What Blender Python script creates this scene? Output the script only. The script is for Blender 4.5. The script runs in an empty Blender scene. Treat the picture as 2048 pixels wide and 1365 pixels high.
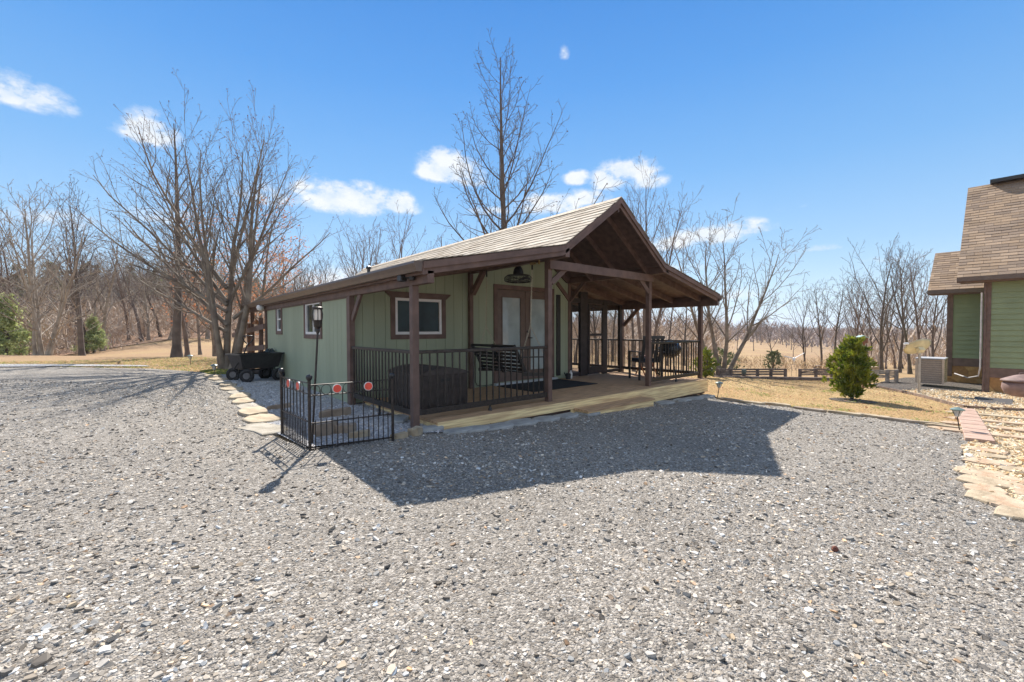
import bpy, bmesh, math, random
import numpy as np
from mathutils import Vector, Matrix, noise as mnoise
S = bpy.context.scene
C = S.collection
R_ = math.radians
# ------------------------------------------------------------------ camera
FPX, YAW, PIT, ROL, EYE = 867.85, R_(40.72), R_(-1.3955), R_(-.1621), 1.1684
F = Vector((math.sin(YAW)*math.cos(PIT), math.cos(YAW)*math.cos(PIT), math.sin(PIT)))
R0 = Vector((math.cos(YAW), -math.sin(YAW), 0)); U0 = R0.cross(F)
R = R0*math.cos(ROL)+U0*math.sin(ROL); U = -R0*math.sin(ROL)+U0*math.cos(ROL)
cd = bpy.data.cameras.new('camera'); cam = bpy.data.objects.new('camera', cd); C.objects.link(cam)
cam.matrix_world = Matrix(((R.x, U.x, -F.x, 0), (R.y, U.y, -F.y, 0), (R.z, U.z, -F.z, EYE), (0, 0, 0, 1)))
cd.sensor_width = 36; cd.lens = FPX*36/2048; cd.clip_end = 6000; cd.clip_start = .05
S.camera = cam
S.render.resolution_x, S.render.resolution_y = 1024, 682
# ------------------------------------------------------------------ world, sun, exposure
SD = Vector((.52, .85, 1)).normalized()
SEL, SAZ = math.asin(SD.z), math.atan2(SD.x, SD.y)
S.view_settings.view_transform = 'Standard'; S.view_settings.look = 'None'
S.view_settings.exposure = .92; S.view_settings.gamma = 1; S.view_settings.use_curve_mapping = False
w = bpy.data.worlds.new('World'); S.world = w; w.use_nodes = True
nt = w.node_tree; nt.nodes.clear()
def N(nt, t, **kw):
    n = nt.nodes.new(t)
    for k, v in kw.items(): setattr(n, k, v)
    return n
def setin(nt, n, i, v):
    if v is None: return
    if hasattr(v, 'is_output'): nt.links.new(v, n.inputs[i])
    else: n.inputs[i].default_value = v
def M_(nt, op, a, b=None, c=None, clamp=False):
    n = N(nt, 'ShaderNodeMath', operation=op); n.use_clamp = clamp
    setin(nt, n, 0, a); setin(nt, n, 1, b); setin(nt, n, 2, c)
    return n.outputs[0]
def build_world():
    sky = N(nt, 'ShaderNodeTexSky', sky_type='NISHITA'); sky.sun_disc = False
    sky.sun_elevation = SEL; sky.sun_rotation = SAZ; sky.altitude = 300; sky.air_density = 1.0; sky.dust_density = 0; sky.ozone_density = 2.5
    hs = N(nt, 'ShaderNodeHueSaturation'); hs.inputs['Saturation'].default_value = 1.35
    nt.links.new(sky.outputs[0], hs.inputs['Color'])
    tc = N(nt, 'ShaderNodeTexCoord'); sp = N(nt, 'ShaderNodeSeparateXYZ'); nt.links.new(tc.outputs['Generated'], sp.inputs[0])
    az = M_(nt, 'ARCTAN2', sp.outputs[0], sp.outputs[1]); el = M_(nt, 'ARCSINE', sp.outputs[2])
    def noise(scale, det, zs=1.7, rough=.6):
        mp = N(nt, 'ShaderNodeMapping'); mp.inputs['Scale'].default_value = (1, 1, zs); nt.links.new(tc.outputs['Generated'], mp.inputs[0])
        no = N(nt, 'ShaderNodeTexNoise'); no.inputs['Scale'].default_value = scale; no.inputs['Detail'].default_value = det; no.inputs['Roughness'].default_value = rough
        nt.links.new(mp.outputs[0], no.inputs['Vector']); return no.outputs[0]
    n1, n2 = noise(20, 9, 1.6, .6), noise(60, 8, 1.4, .68)
    # azimuth, elevation, half width, half height, strength : small cumulus low in the sky
    blobs = [(-.135,.343,.07,.03,1.0),(.02,.335,.055,.035,1.),(.36,.268,.10,.040,1.3),(.46,.27,.05,.03,1.1),(.205,.262,.07,.03,.8),(.27,.285,.06,.035,.7),
             (.565,.345,.075,.035,1.3),(.55,.372,.03,.02,1.1),(.62,.33,.05,.03,.9),(.80,.275,.10,.03,.9),(.86,.328,.035,.02,1.),(.97,.335,.07,.028,1.1),(.93,.32,.05,.03,1.),(1.01,.31,.05,.02,1.),
             (.83,.556,.018,.02,.66),(.87,.285,.07,.022,.9),(1.13,.19,.09,.025,1.1),(1.2,.2,.06,.022,.9),(1.05,.18,.08,.02,.8),(.34,.10,.14,.035,.9),(.45,.13,.08,.025,.8),
             (1.31,.15,.08,.012,.5),(1.28,.23,.05,.008,.45),(.66,.265,.07,.013,.7),(1.45,.12,.12,.014,.5),(1.0,.13,.2,.02,.5),(-.1,.17,.12,.03,.5),(.05,.2,.08,.025,.6),(1.5,.07,.2,.02,.5),(1.2,.07,.2,.02,.5),(.8,.08,.3,.03,.45)]
    f = None
    for a, e, hw, hh, s in blobs:
        u = M_(nt, 'DIVIDE', M_(nt, 'SUBTRACT', az, a), hw); v = M_(nt, 'DIVIDE', M_(nt, 'SUBTRACT', el, e), hh)
        # flat bases: squeeze below the centre
        v = M_(nt, 'MULTIPLY', v, M_(nt, 'ADD', 1.25, M_(nt, 'MULTIPLY', M_(nt, 'SIGN', v), -.35)))
        d = M_(nt, 'ADD', M_(nt, 'MULTIPLY', u, u), M_(nt, 'MULTIPLY', v, v))
        g = M_(nt, 'MULTIPLY', M_(nt, 'EXPONENT', M_(nt, 'MULTIPLY', d, -1.0)), s)
        f = g if f is None else M_(nt, 'MAXIMUM', f, g)
    nn = M_(nt, 'ADD', M_(nt, 'MULTIPLY', n1, .75), M_(nt, 'MULTIPLY', n2, .35))
    q = M_(nt, 'SUBTRACT', M_(nt, 'MULTIPLY', f, M_(nt, 'SUBTRACT', M_(nt, 'MULTIPLY', nn, 4.2), .90)), .46)
    cov = M_(nt, 'MULTIPLY', M_(nt, 'POWER', M_(nt, 'MAXIMUM', q, 0.0), 1.25), 1.7, clamp=True)
    cov = M_(nt, 'MULTIPLY', M_(nt, 'SMOOTH_MIN', cov, 1.0, .2), .93)
    # unseen broken cloud behind the camera, added to brighten the surfaces facing it
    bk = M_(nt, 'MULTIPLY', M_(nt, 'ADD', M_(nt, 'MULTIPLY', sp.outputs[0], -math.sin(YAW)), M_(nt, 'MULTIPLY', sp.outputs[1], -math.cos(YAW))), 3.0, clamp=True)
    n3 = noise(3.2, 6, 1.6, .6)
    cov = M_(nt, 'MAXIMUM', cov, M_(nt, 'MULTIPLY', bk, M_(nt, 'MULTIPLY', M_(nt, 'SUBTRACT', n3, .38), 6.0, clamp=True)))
    # lit tops, faintly blue bases
    cr = N(nt, 'ShaderNodeMix', data_type='RGBA'); setin(nt, cr, 0, M_(nt, 'MULTIPLY', M_(nt, 'SUBTRACT', n1, .38), 4.5, clamp=True))
    cr.inputs[6].default_value = (3.7, 4.25, 4.9, 1); cr.inputs[7].default_value = (5.1, 5.15, 5.2, 1)
    # clear winter air: deep blue high up, paling evenly to the horizon all round
    gr = N(nt, 'ShaderNodeValToRGB'); e = gr.color_ramp.elements; e.remove(e[1])
    for i, (p, c) in enumerate([(.0, (3.3, 4.15, 4.8)), (.06, (2.9, 3.95, 4.8)), (.16, (1.85, 3.15, 4.65)), (.32, (1.0, 2.4, 4.45)), (.5, (.48, 1.75, 4.15)), (.70, (.20, 1.22, 3.6)), (1., (1.3, 1.9, 3.0))]):  # last stop: unseen zenith lightened so the fill light is less blue
        x = e[0] if i == 0 else e.new(p); x.position = p; x.color = (c[0]/5, c[1]/5, c[2]/5, 1)
    setin(nt, gr, 0, M_(nt, 'ABSOLUTE', el, clamp=True))
    g5 = N(nt, 'ShaderNodeVectorMath', operation='SCALE'); nt.links.new(gr.outputs[0], g5.inputs[0]); g5.inputs['Scale'].default_value = 5.0
    hz = N(nt, 'ShaderNodeMix', data_type='RGBA'); hz.inputs[0].default_value = .88
    nt.links.new(hs.outputs[0], hz.inputs[6]); nt.links.new(g5.outputs[0], hz.inputs[7])
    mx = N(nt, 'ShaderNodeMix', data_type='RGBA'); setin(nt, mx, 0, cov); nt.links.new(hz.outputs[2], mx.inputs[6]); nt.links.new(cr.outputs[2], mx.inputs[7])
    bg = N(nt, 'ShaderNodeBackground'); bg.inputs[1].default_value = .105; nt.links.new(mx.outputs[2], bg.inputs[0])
    o = N(nt, 'ShaderNodeOutputWorld'); nt.links.new(bg.outputs[0], o.inputs[0])
build_world()
sl = bpy.data.lights.new('sun', 'SUN'); sl.energy = 4.9; sl.angle = R_(.53); sl.color = (1, .93, .83)
so = bpy.data.objects.new('sun', sl); C.objects.link(so); so.rotation_euler = SD.to_track_quat('Z', 'Y').to_euler()

# ------------------------------------------------------------------ helpers
def ray(px, py): return F+R*((px-1024)/FPX)-U*((py-682.5)/FPX)
EC = Vector((0, 0, EYE))
# terrain: a gentle plane about the cabin, then rolling land by bearing (columns) and distance (rows)
TD = [16, 26, 40, 60, 100, 180, 350, 800, 2000]
TP = [0, 350, 700, 1000, 1200, 1500, 1750, 2050]
TZ = [[.0,-.5,-.9,.6,5,14,24,34,34], [0,-.25,.15,1.6,6,15,24,34,34], [-.1,-.4,-.4,-.2,1,4,9,14,20], [-.3,-.6,-.9,-1,-.6,0,1.5,5,6],
      [-.5,-.9,-1.2,-1.5,-1.8,-2,-2,-1,2], [-.75,-1.2,-1.6,-2.2,-3,-4,-5.5,-5,0], [-.8,-1.4,-2.1,-3.2,-5.5,-8,-9,-6,2], [-.85,-1.2,-1.8,-3,-5,-8,-9,-4,3]]
def zt(x, y):
    r = math.hypot(x, y)+1e-9; k = min(1, 20/r)
    base = -.058-.0377*x*k+.0115*y*k
    if r < 14: return base
    da = math.atan2(x, y)-YAW; da = (da+math.pi) % (2*math.pi)-math.pi
    d = r*max(math.cos(da), .55)
    px = 1024+868*math.tan(max(-.95, min(.95, da)))
    s = min(1, max(0, (d-15)/11)); s = s*s*(3-2*s)
    if s == 0: return base
    i = 0
    while i < len(TP)-2 and px > TP[i+1]: i += 1
    u = min(1, max(0, (px-TP[i])/(TP[i+1]-TP[i]))); u = u*u*(3-2*u)
    j = 0
    while j < len(TD)-2 and d > TD[j+1]: j += 1
    v = min(1, max(0, (d-TD[j])/(TD[j+1]-TD[j])))
    t = (TZ[i][j]*(1-u)+TZ[i+1][j]*u)*(1-v)+(TZ[i][j+1]*(1-u)+TZ[i+1][j+1]*u)*v
    if d > 30: t += (d-30)**.5*.06*mnoise.noise(Vector((x/40, y/40, 0)))
    return base*(1-s)+t*s
def G(px, py, off=0):
    d = ray(px, py); t = 1.
    a = (-.058-EYE)/(d.z+.0377*d.x-.0115*d.y) if d.z < 0 else 60
    p = EC+d*a
    if a > 0 and math.hypot(p.x, p.y) < 16: return Vector((p.x, p.y, zt(p.x, p.y)+off))
    t = 10
    while t < 1500:
        p = EC+d*t
        if p.z < zt(p.x, p.y): break
        t += .1 if t < 60 else 1
    return Vector((p.x, p.y, zt(p.x, p.y)+off))
def at_depth(px, d):
    q = ray(px, 661); p = EC+q*d; return Vector((p.x, p.y, zt(p.x, p.y)))
MATS = {}
def mat(name, col, rough=.7, var=.12, scale=8., bump=.0, bscale=40., metal=0., spec=.5, col2=None, stretch=(1, 1, 1), trans=0, coat=0):
    if name in MATS: return MATS[name]
    m = bpy.data.materials.new(name); m.use_nodes = True; t = m.node_tree; b = t.nodes['Principled BSDF']
    b.inputs['Roughness'].default_value = rough; b.inputs['Metallic'].default_value = metal; b.inputs['Specular IOR Level'].default_value = spec
    if coat: b.inputs['Coat Weight'].default_value = coat; b.inputs['Coat Roughness'].default_value = .03
    tc = N(t, 'ShaderNodeTexCoord'); mp = N(t, 'ShaderNodeMapping'); mp.inputs['Scale'].default_value = stretch
    t.links.new(tc.outputs['Object'], mp.inputs[0])
    no = N(t, 'ShaderNodeTexNoise'); no.inputs['Scale'].default_value = scale; no.inputs['Detail'].default_value = 6
    t.links.new(mp.outputs[0], no.inputs['Vector'])
    mx = N(t, 'ShaderNodeMix', data_type='RGBA')
    c2 = col2 or tuple(min(1, c*(1+var*2)) for c in col); c1 = col if col2 else tuple(c*(1-var) for c in col)
    mx.inputs[6].default_value = (*c1, 1); mx.inputs[7].default_value = (*c2, 1)
    rp = N(t, 'ShaderNodeMapRange'); rp.inputs[1].default_value = .35; rp.inputs[2].default_value = .65
    t.links.new(no.outputs[0], rp.inputs[0]); t.links.new(rp.outputs[0], mx.inputs[0]); t.links.new(mx.outputs[2], b.inputs['Base Color'])
    if bump:
        n2 = N(t, 'ShaderNodeTexNoise'); n2.inputs['Scale'].default_value = bscale; n2.inputs['Detail'].default_value = 5
        t.links.new(mp.outputs[0], n2.inputs['Vector'])
        bp = N(t, 'ShaderNodeBump'); bp.inputs['Strength'].default_value = bump; bp.inputs['Distance'].default_value = .01
        t.links.new(n2.outputs[0], bp.inputs['Height']); t.links.new(bp.outputs[0], b.inputs['Normal'])
    MATS[name] = m; return m
def tag(o, label=None, cat=None, group=None, kind=None):
    if label: o['label'] = label
    if cat: o['category'] = cat
    if group: o['group'] = group
    if kind: o['kind'] = kind
    return o
def empty(name, loc=(0, 0, 0), rz=0, label=None, cat=None, group=None):
    o = bpy.data.objects.new(name, None); C.objects.link(o); o.location = loc; o.rotation_euler = (0, 0, rz)
    o.empty_display_size = .1
    return tag(o, label, cat, group)
class MB:
    def __init__(s): s.v = []; s.f = []
    def add(s, vs, fs):
        n = len(s.v); s.v += [tuple(v) for v in vs]; s.f += [tuple(i+n for i in f) for f in fs]; return s
    def box(s, x0, x1, y0, y1, z0, z1):
        v = [(x, y, z) for z in (z0, z1) for y in (y0, y1) for x in (x0, x1)]
        return s.add(v, [(0, 2, 3, 1), (4, 5, 7, 6), (0, 1, 5, 4), (2, 6, 7, 3), (0, 4, 6, 2), (1, 3, 7, 5)])
    def beam(s, a, b, w, h, up=(0, 0, 1)):     # box from a to b, w across, h along up
        a, b = Vector(a), Vector(b); d = (b-a).normalized(); u = Vector(up); x = d.cross(u).normalized(); u = x.cross(d).normalized()
        v = [p+x*sx*w/2+u*su*h/2 for p in (a, b) for sx, su in ((-1, -1), (1, -1), (1, 1), (-1, 1))]
        return s.add(v, [(0, 3, 2, 1), (4, 5, 6, 7), (0, 1, 5, 4), (1, 2, 6, 5), (2, 3, 7, 6), (3, 0, 4, 7)])
    def tube(s, pts, rad, n=8, closed=False):
        pts = [Vector(p) for p in pts]; k = len(pts); rr = rad if hasattr(rad, '__len__') else [rad]*k
        vs = []; prev = None
        for i, p in enumerate(pts):
            if closed: d = pts[(i+1) % k]-pts[i-1]
            else: d = pts[min(i+1, k-1)]-pts[max(i-1, 0)]
            d.normalize(); a = prev if prev is not None else (Vector((0, 0, 1)) if abs(d.z) < .9 else Vector((1, 0, 0)))
            x = (a-d*a.dot(d)).normalized(); y = d.cross(x); prev = x
            vs += [p+(x*math.cos(2*math.pi*j/n)+y*math.sin(2*math.pi*j/n))*rr[i] for j in range(n)]
        fs = []
        for i in range(k if closed else k-1):
            i2 = (i+1) % k
            fs += [(i*n+j, i*n+(j+1) % n, i2*n+(j+1) % n, i2*n+j) for j in range(n)]
        if not closed: fs += [tuple(range(n))[::-1], tuple(range((k-1)*n, k*n))]
        return s.add(vs, fs)
    def lathe(s, c, prof, n=20):
        c = Vector(c); vs = [c+Vector((r*math.cos(2*math.pi*j/n), r*math.sin(2*math.pi*j/n), z)) for r, z in prof for j in range(n)]
        fs = [(i*n+j, i*n+(j+1) % n, (i+1)*n+(j+1) % n, (i+1)*n+j) for i in range(len(prof)-1) for j in range(n)]
        fs += [tuple(range(n))[::-1], tuple(range((len(prof)-1)*n, len(prof)*n))]
        return s.add(vs, fs)
    def prism(s, pts, dv):
        n = len(pts); dv = Vector(dv); v = [Vector(p) for p in pts]; v += [p+dv for p in v]
        return s.add(v, [tuple(range(n))[::-1], tuple(range(n, 2*n))]+[(i, (i+1) % n, (i+1) % n+n, i+n) for i in range(n)])
    def build(s, name, m, parent=None, smooth=False, bevel=0):
        me = bpy.data.meshes.new(name); me.from_pydata(s.v, [], s.f)
        if parent is not None and parent.type == 'EMPTY':
            me.transform(parent_inv(parent))
        me.validate()
        bm = bmesh.new(); bm.from_mesh(me); bmesh.ops.recalc_face_normals(bm, faces=bm.faces); bm.to_mesh(me); bm.free()
        o = bpy.data.objects.new(name, me); C.objects.link(o); me.materials.append(m)
        if parent: o.parent = parent
        if smooth:
            for p in me.polygons: p.use_smooth = True
        if bevel:
            b = o.modifiers.new('bevel', 'BEVEL'); b.width = bevel; b.segments = 2; b.limit_method = 'ANGLE'
        return o
def parent_inv(p):   # parts are modelled in world space and stored in their thing's space
    return (Matrix.Translation(p.location) @ Matrix.Rotation(p.rotation_euler[2], 4, 'Z')).inverted()
def part(mb, name, m, root, sub=None, **k):
    o = mb.build(name, m, root, **k)
    if sub is not None: o.parent = sub
    return o
def copy_tree(o, parent=None):
    c = o.copy(); C.objects.link(c)
    if parent: c.parent = parent
    for ch in [x for x in KIDS.get(o.name, [])]: copy_tree(ch, c)
    return c
KIDS = {}
def reg(root):
    KIDS[root.name] = [o for o in bpy.data.objects if o.parent == root]
    for k in KIDS[root.name]: reg(k)
RNG = random.Random(7); rs = np.random.RandomState(5)

# ------------------------------------------------------------------ materials
BROWN = (.13, .079, .062)
m_trim = mat('brown_trim_paint', BROWN, .6, .15, 6, .3, 60)
m_dark = mat('dark_stained_wood', (.105, .063, .050), .65, .2, 9, .3, 50)
m_green = mat('sage_green_paint', (.32, .36, .245), .6, .07, 1.3, .35, 120, stretch=(1, 1, .15))
m_black = mat('black_metal', (.018, .018, .02), .4, .2, 20, spec=.5)
m_bronze = mat('bronze_metal', (.032, .026, .023), .42, .3, 30, metal=.3)
m_white = mat('white_vinyl', (.78, .77, .75), .4, .03)
m_glass = mat('window_glass', (.012, .024, .022), .03, .4, 2, spec=.22)
m_deck = mat('treated_pine', (.45, .28, .155), .75, .22, 5, .4, 30, stretch=(.6, 8, 8))
m_fascia = mat('fresh_pine', (.80, .53, .275), .6, .25, 4, .25, 20, stretch=(.5, 3, 9))
m_gut = mat('brown_gutter_metal', (.12, .082, .062), .35, .08)
m_rub = mat('black_rubber', (.012, .012, .014), .8, .3, 40, .4, 80)
m_resin = mat('dark_resin', (.055, .043, .038), .55, .2, 12, .2, 60)
m_chain = mat('galvanised_chain', (.45, .40, .30), .4, .2, 60, metal=.5)

# ------------------------------------------------------------------ ground
def stone_nodes(name, scale, ramp, bump=1., dist=.012, fine=None, patch=.18):
    m = bpy.data.materials.new(name); m.use_nodes = True; t = m.node_tree; b = t.nodes['Principled BSDF']; b.inputs['Roughness'].default_value = .85
    tc = N(t, 'ShaderNodeTexCoord'); cols = []; hs = []
    for sc in (scale, scale*2.1):
        wn = N(t, 'ShaderNodeTexNoise'); wn.inputs['Scale'].default_value = sc*.8
        t.links.new(tc.outputs['Object'], wn.inputs['Vector'])
        mv = N(t, 'ShaderNodeVectorMath', operation='MULTIPLY_ADD'); t.links.new(wn.outputs['Color'], mv.inputs[0]); mv.inputs[1].default_value = (1/sc*.7,)*3; t.links.new(tc.outputs['Object'], mv.inputs[2])
        vo = N(t, 'ShaderNodeTexVoronoi', feature='F1'); vo.inputs['Scale'].default_value = sc; t.links.new(mv.outputs[0], vo.inputs['Vector'])
        sep = N(t, 'ShaderNodeSeparateColor'); t.links.new(vo.outputs['Color'], sep.inputs[0])
        cr = N(t, 'ShaderNodeValToRGB'); cr.color_ramp.interpolation = 'LINEAR'
        e = cr.color_ramp.elements
        while len(e) < len(ramp): e.new(.5)
        for i, (p, c) in enumerate(ramp): e[i].position = p; e[i].color = (*c, 1)
        t.links.new(sep.outputs[0], cr.inputs[0]); cols.append(cr.outputs[0])
        h = M_(t, 'SUBTRACT', M_(t, 'MULTIPLY', sep.outputs[1], .7), M_(t, 'MULTIPLY', vo.outputs['Distance'], 1.3)); hs.append(h)
    mx = N(t, 'ShaderNodeMix', data_type='RGBA'); mx.inputs[0].default_value = .4; t.links.new(cols[0], mx.inputs[6]); t.links.new(cols[1], mx.inputs[7])
    pn = N(t, 'ShaderNodeTexNoise'); pn.inputs['Scale'].default_value = .55; pn.inputs['Detail'].default_value = 5; t.links.new(tc.outputs['Object'], pn.inputs['Vector'])
    pv = M_(t, 'ADD', 1-patch, M_(t, 'MULTIPLY', pn.outputs[0], patch*2))
    vm = N(t, 'ShaderNodeVectorMath', operation='SCALE'); t.links.new(mx.outputs[2], vm.inputs[0]); t.links.new(pv, vm.inputs['Scale'])
    t.links.new(vm.outputs[0], b.inputs['Base Color'])
    hh = M_(t, 'ADD', hs[0], M_(t, 'MULTIPLY', hs[1], .5))
    bp = N(t, 'ShaderNodeBump'); bp.inputs['Strength'].default_value = bump; bp.inputs['Distance'].default_value = dist
    t.links.new(hh, bp.inputs['Height']); t.links.new(bp.outputs[0], b.inputs['Normal'])
    return m
GR = [(0, (.09, .079, .067)), (.25, (.18, .158, .134)), (.6, (.29, .258, .218)), (.86, (.43, .39, .345)), (1, (.66, .62, .56))]
m_gravel = stone_nodes('slate_gravel', 62, GR, 1., .009, patch=.3)
m_bed = stone_nodes('pale_gravel', 60, [(0, (.2, .2, .21)), (.3, (.38, .38, .4)), (.7, (.52, .52, .54)), (1, (.7, .7, .7))], 1., .014)
m_peb = stone_nodes('tan_pebbles', 34, [(0, (.36, .24, .13)), (.3, (.58, .44, .26)), (.7, (.7, .57, .38)), (1, (.82, .74, .6))], 1., .02)
m_mulch = stone_nodes('dark_mulch', 30, [(0, (.04, .032, .026)), (.5, (.13, .105, .085)), (1, (.24, .2, .17))], 1., .03)
def grass_mat(name, c1, c2, c3, s=1.):
    m = bpy.data.materials.new(name); m.use_nodes = True; t = m.node_tree; b = t.nodes['Principled BSDF']; b.inputs['Roughness'].default_value = .95; b.inputs['Specular IOR Level'].default_value = .1
    tc = N(t, 'ShaderNodeTexCoord')
    def nz(sc, d, r=.6):
        n = N(t, 'ShaderNodeTexNoise'); n.inputs['Scale'].default_value = sc; n.inputs['Detail'].default_value = d; n.inputs['Roughness'].default_value = r
        t.links.new(tc.outputs['Object'], n.inputs['Vector']); return n.outputs[0]
    a, bb, c = nz(.25*s, 6), nz(14*s, 8, .75), nz(60*s, 4, .8)
    r1 = N(t, 'ShaderNodeMapRange'); r1.inputs[1].default_value = .42; r1.inputs[2].default_value = .62; t.links.new(a, r1.inputs[0])
    m1 = N(t, 'ShaderNodeMix', data_type='RGBA'); t.links.new(r1.outputs[0], m1.inputs[0]); m1.inputs[6].default_value = (*c1, 1); m1.inputs[7].default_value = (*c2, 1)
    r2 = N(t, 'ShaderNodeMapRange'); r2.inputs[1].default_value = .5; r2.inputs[2].default_value = .72; t.links.new(bb, r2.inputs[0])
    m2 = N(t, 'ShaderNodeMix', data_type='RGBA'); t.links.new(M_(t, 'MULTIPLY', r2.outputs[0], .55), m2.inputs[0]); t.links.new(m1.outputs[2], m2.inputs[6]); m2.inputs[7].default_value = (*c3, 1)
    t.links.new(m2.outputs[2], b.inputs['Base Color'])
    bp = N(t, 'ShaderNodeBump'); bp.inputs['Strength'].default_value = .8; bp.inputs['Distance'].default_value = .03
    t.links.new(M_(t, 'ADD', bb, c), bp.inputs['Height']); t.links.new(bp.outputs[0], b.inputs['Normal'])
    return m
m_land = grass_mat('dormant_pasture', (.34, .225, .135), (.39, .275, .15), (.21, .15, .095), .5)
m_lawn = grass_mat('dormant_lawn', (.46, .30, .155), (.52, .385, .20), (.27, .20, .10), 1.)
m_leaf_floor = grass_mat('leaf_litter', (.36, .23, .16), (.44, .30, .21), (.20, .14, .10), 1.)

def terrain():
    rr = list(np.arange(0, 20, 1.)) + list(20*1.075**np.arange(0, 68))
    na = 240; v = [(0, 0, zt(0, 0))]; f = []
    for i, r in enumerate(rr[1:]):
        for j in range(na):
            a = 2*math.pi*j/na; x, y = r*math.sin(a), r*math.cos(a); v.append((x, y, zt(x, y)-.012))
    for j in range(na): f.append((0, 1+(j+1) % na, 1+j))
    for i in range(len(rr)-2):
        for j in range(na):
            a, b = 1+i*na+j, 1+i*na+(j+1) % na; f.append((a, b, b+na, a+na))
    mb = MB(); mb.v = v; mb.f = f; o = mb.build('ground', m_land, smooth=True); tag(o, kind='structure'); return o
terrain()
def sheet(name, poly, off, m, step=1., kind='structure', edge=0.):
    bm = bmesh.new(); vs = []
    pp = []
    for i, p in enumerate(poly):      # roughen the outline
        q = poly[(i+1) % len(poly)]; n = max(1, int(math.dist(p[:2], q[:2])/.18)) if edge else 1
        for k in range(n):
            t = k/n; j = (RNG.uniform(-edge, edge) if k else 0)
            pp.append((p[0]*(1-t)+q[0]*t+j, p[1]*(1-t)+q[1]*t+(RNG.uniform(-edge, edge) if k else 0)))
    bm.faces.new([bm.verts.new((x, y, 0)) for x, y in pp])
    xs, ys = [p[0] for p in pp], [p[1] for p in pp]
    x = min(xs)+step
    while x < max(xs): bmesh.ops.bisect_plane(bm, geom=bm.verts[:]+bm.edges[:]+bm.faces[:], plane_co=(x, 0, 0), plane_no=(1, 0, 0)); x += step
    y = min(ys)+step
    while y < max(ys): bmesh.ops.bisect_plane(bm, geom=bm.verts[:]+bm.edges[:]+bm.faces[:], plane_co=(0, y, 0), plane_no=(0, 1, 0)); y += step
    bmesh.ops.triangulate(bm, faces=bm.faces)
    for v in bm.verts: v.co.z = zt(v.co.x, v.co.y)+off
    bmesh.ops.recalc_face_normals(bm, faces=bm.faces)
    me = bpy.data.meshes.new(name); bm.to_mesh(me); bm.free()
    if me.polygons and me.polygons[0].normal.z < 0: me.flip_normals()
    me.materials.append(m); o = bpy.data.objects.new(name, me); C.objects.link(o); tag(o, kind=kind); return o
g2 = lambda *a: [tuple(G(x, y)[:2]) for x, y in a]
drive = [(-9, -6), (6.2, -6)] + [(5.0, -.2), (5.35, .1), (6.3, .3), (7.9, .42), (9.0, .36), (9.5, .52)] + g2((1880, 856), (1760, 838), (1640, 822), (1520, 810), (1430, 797), (1400, 792)) + \
    [(10.4, 5.2), (2.75, 5.2), (2.62, 4.7), (1.3, 4.75), (1.15, 5.6), (1.3, 7.2), (1.42, 9.5), (1.45, 13.0)] + g2((425, 750), (400, 745), (300, 738), (150, 736), (0, 735)) + [(-9, 22), (-16, 14)]
drv = sheet('gravel_driveway', drive, .008, m_gravel, 1.5, edge=.02)
bedp = [(1.2, 5.6), (1.28, 4.75), (2.62, 4.72), (2.9, 4.6), (2.95, 5.3), (2.9, 7.22), (2.7, 7.3), (2.7, 14.), (1.9, 13.6), (1.45, 13.2), (1.40, 9.5), (1.28, 7.2)]
sheet('gravel_bed', bedp, .022, m_bed, 1.)
lawnp = [(10.3, 4.9), (10.6, 14)] + g2((1100, 752), (1300, 748), (1430, 754), (1570, 757), (1700, 758), (1800, 762), (1745, 775), (1800, 786), (1890, 806), (1925, 824), (1945, 848), (1925, 862), (1760, 836), (1640, 820), (1520, 808), (1430, 795))
sheet('lawn', lawnp, .006, m_lawn, 1.5)
pebp = g2((1800, 783), (1835, 780), (1960, 786), (2060, 790), (2300, 800)) + [(14, -4), (4.6, -3), (4.9, -.25), (5.35, .1), (6.3, .3), (7.9, .42), (9.0, .36), (9.6, .52)] + g2((1945, 848), (1925, 824), (1890, 806), (1850, 792))
sheet('pebble_bed', pebp, .016, m_peb, 1.)
sheet('mulch_bed', g2((1735, 772), (1770, 764), (1810, 757), (1900, 757), (1970, 764), (2150, 775), (1965, 786), (1835, 781), (1800, 784)), .03, m_mulch, 1.)
sheet('lane', g2((-60, 733), (0, 731), (150, 731), (290, 733), (300, 735), (150, 735), (-60, 737)), .03, m_bed, 2.)
sheet('forest_floor', [tuple(at_depth(px, d)[:2]) for px, d in ((-700, 20), (-300, 24), (0, 27), (120, 29), (200, 34), (330, 41), (450, 46), (650, 50), (680, 160), (300, 170), (0, 150), (-500, 120))], .04, m_leaf_floor, 4.)

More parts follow.
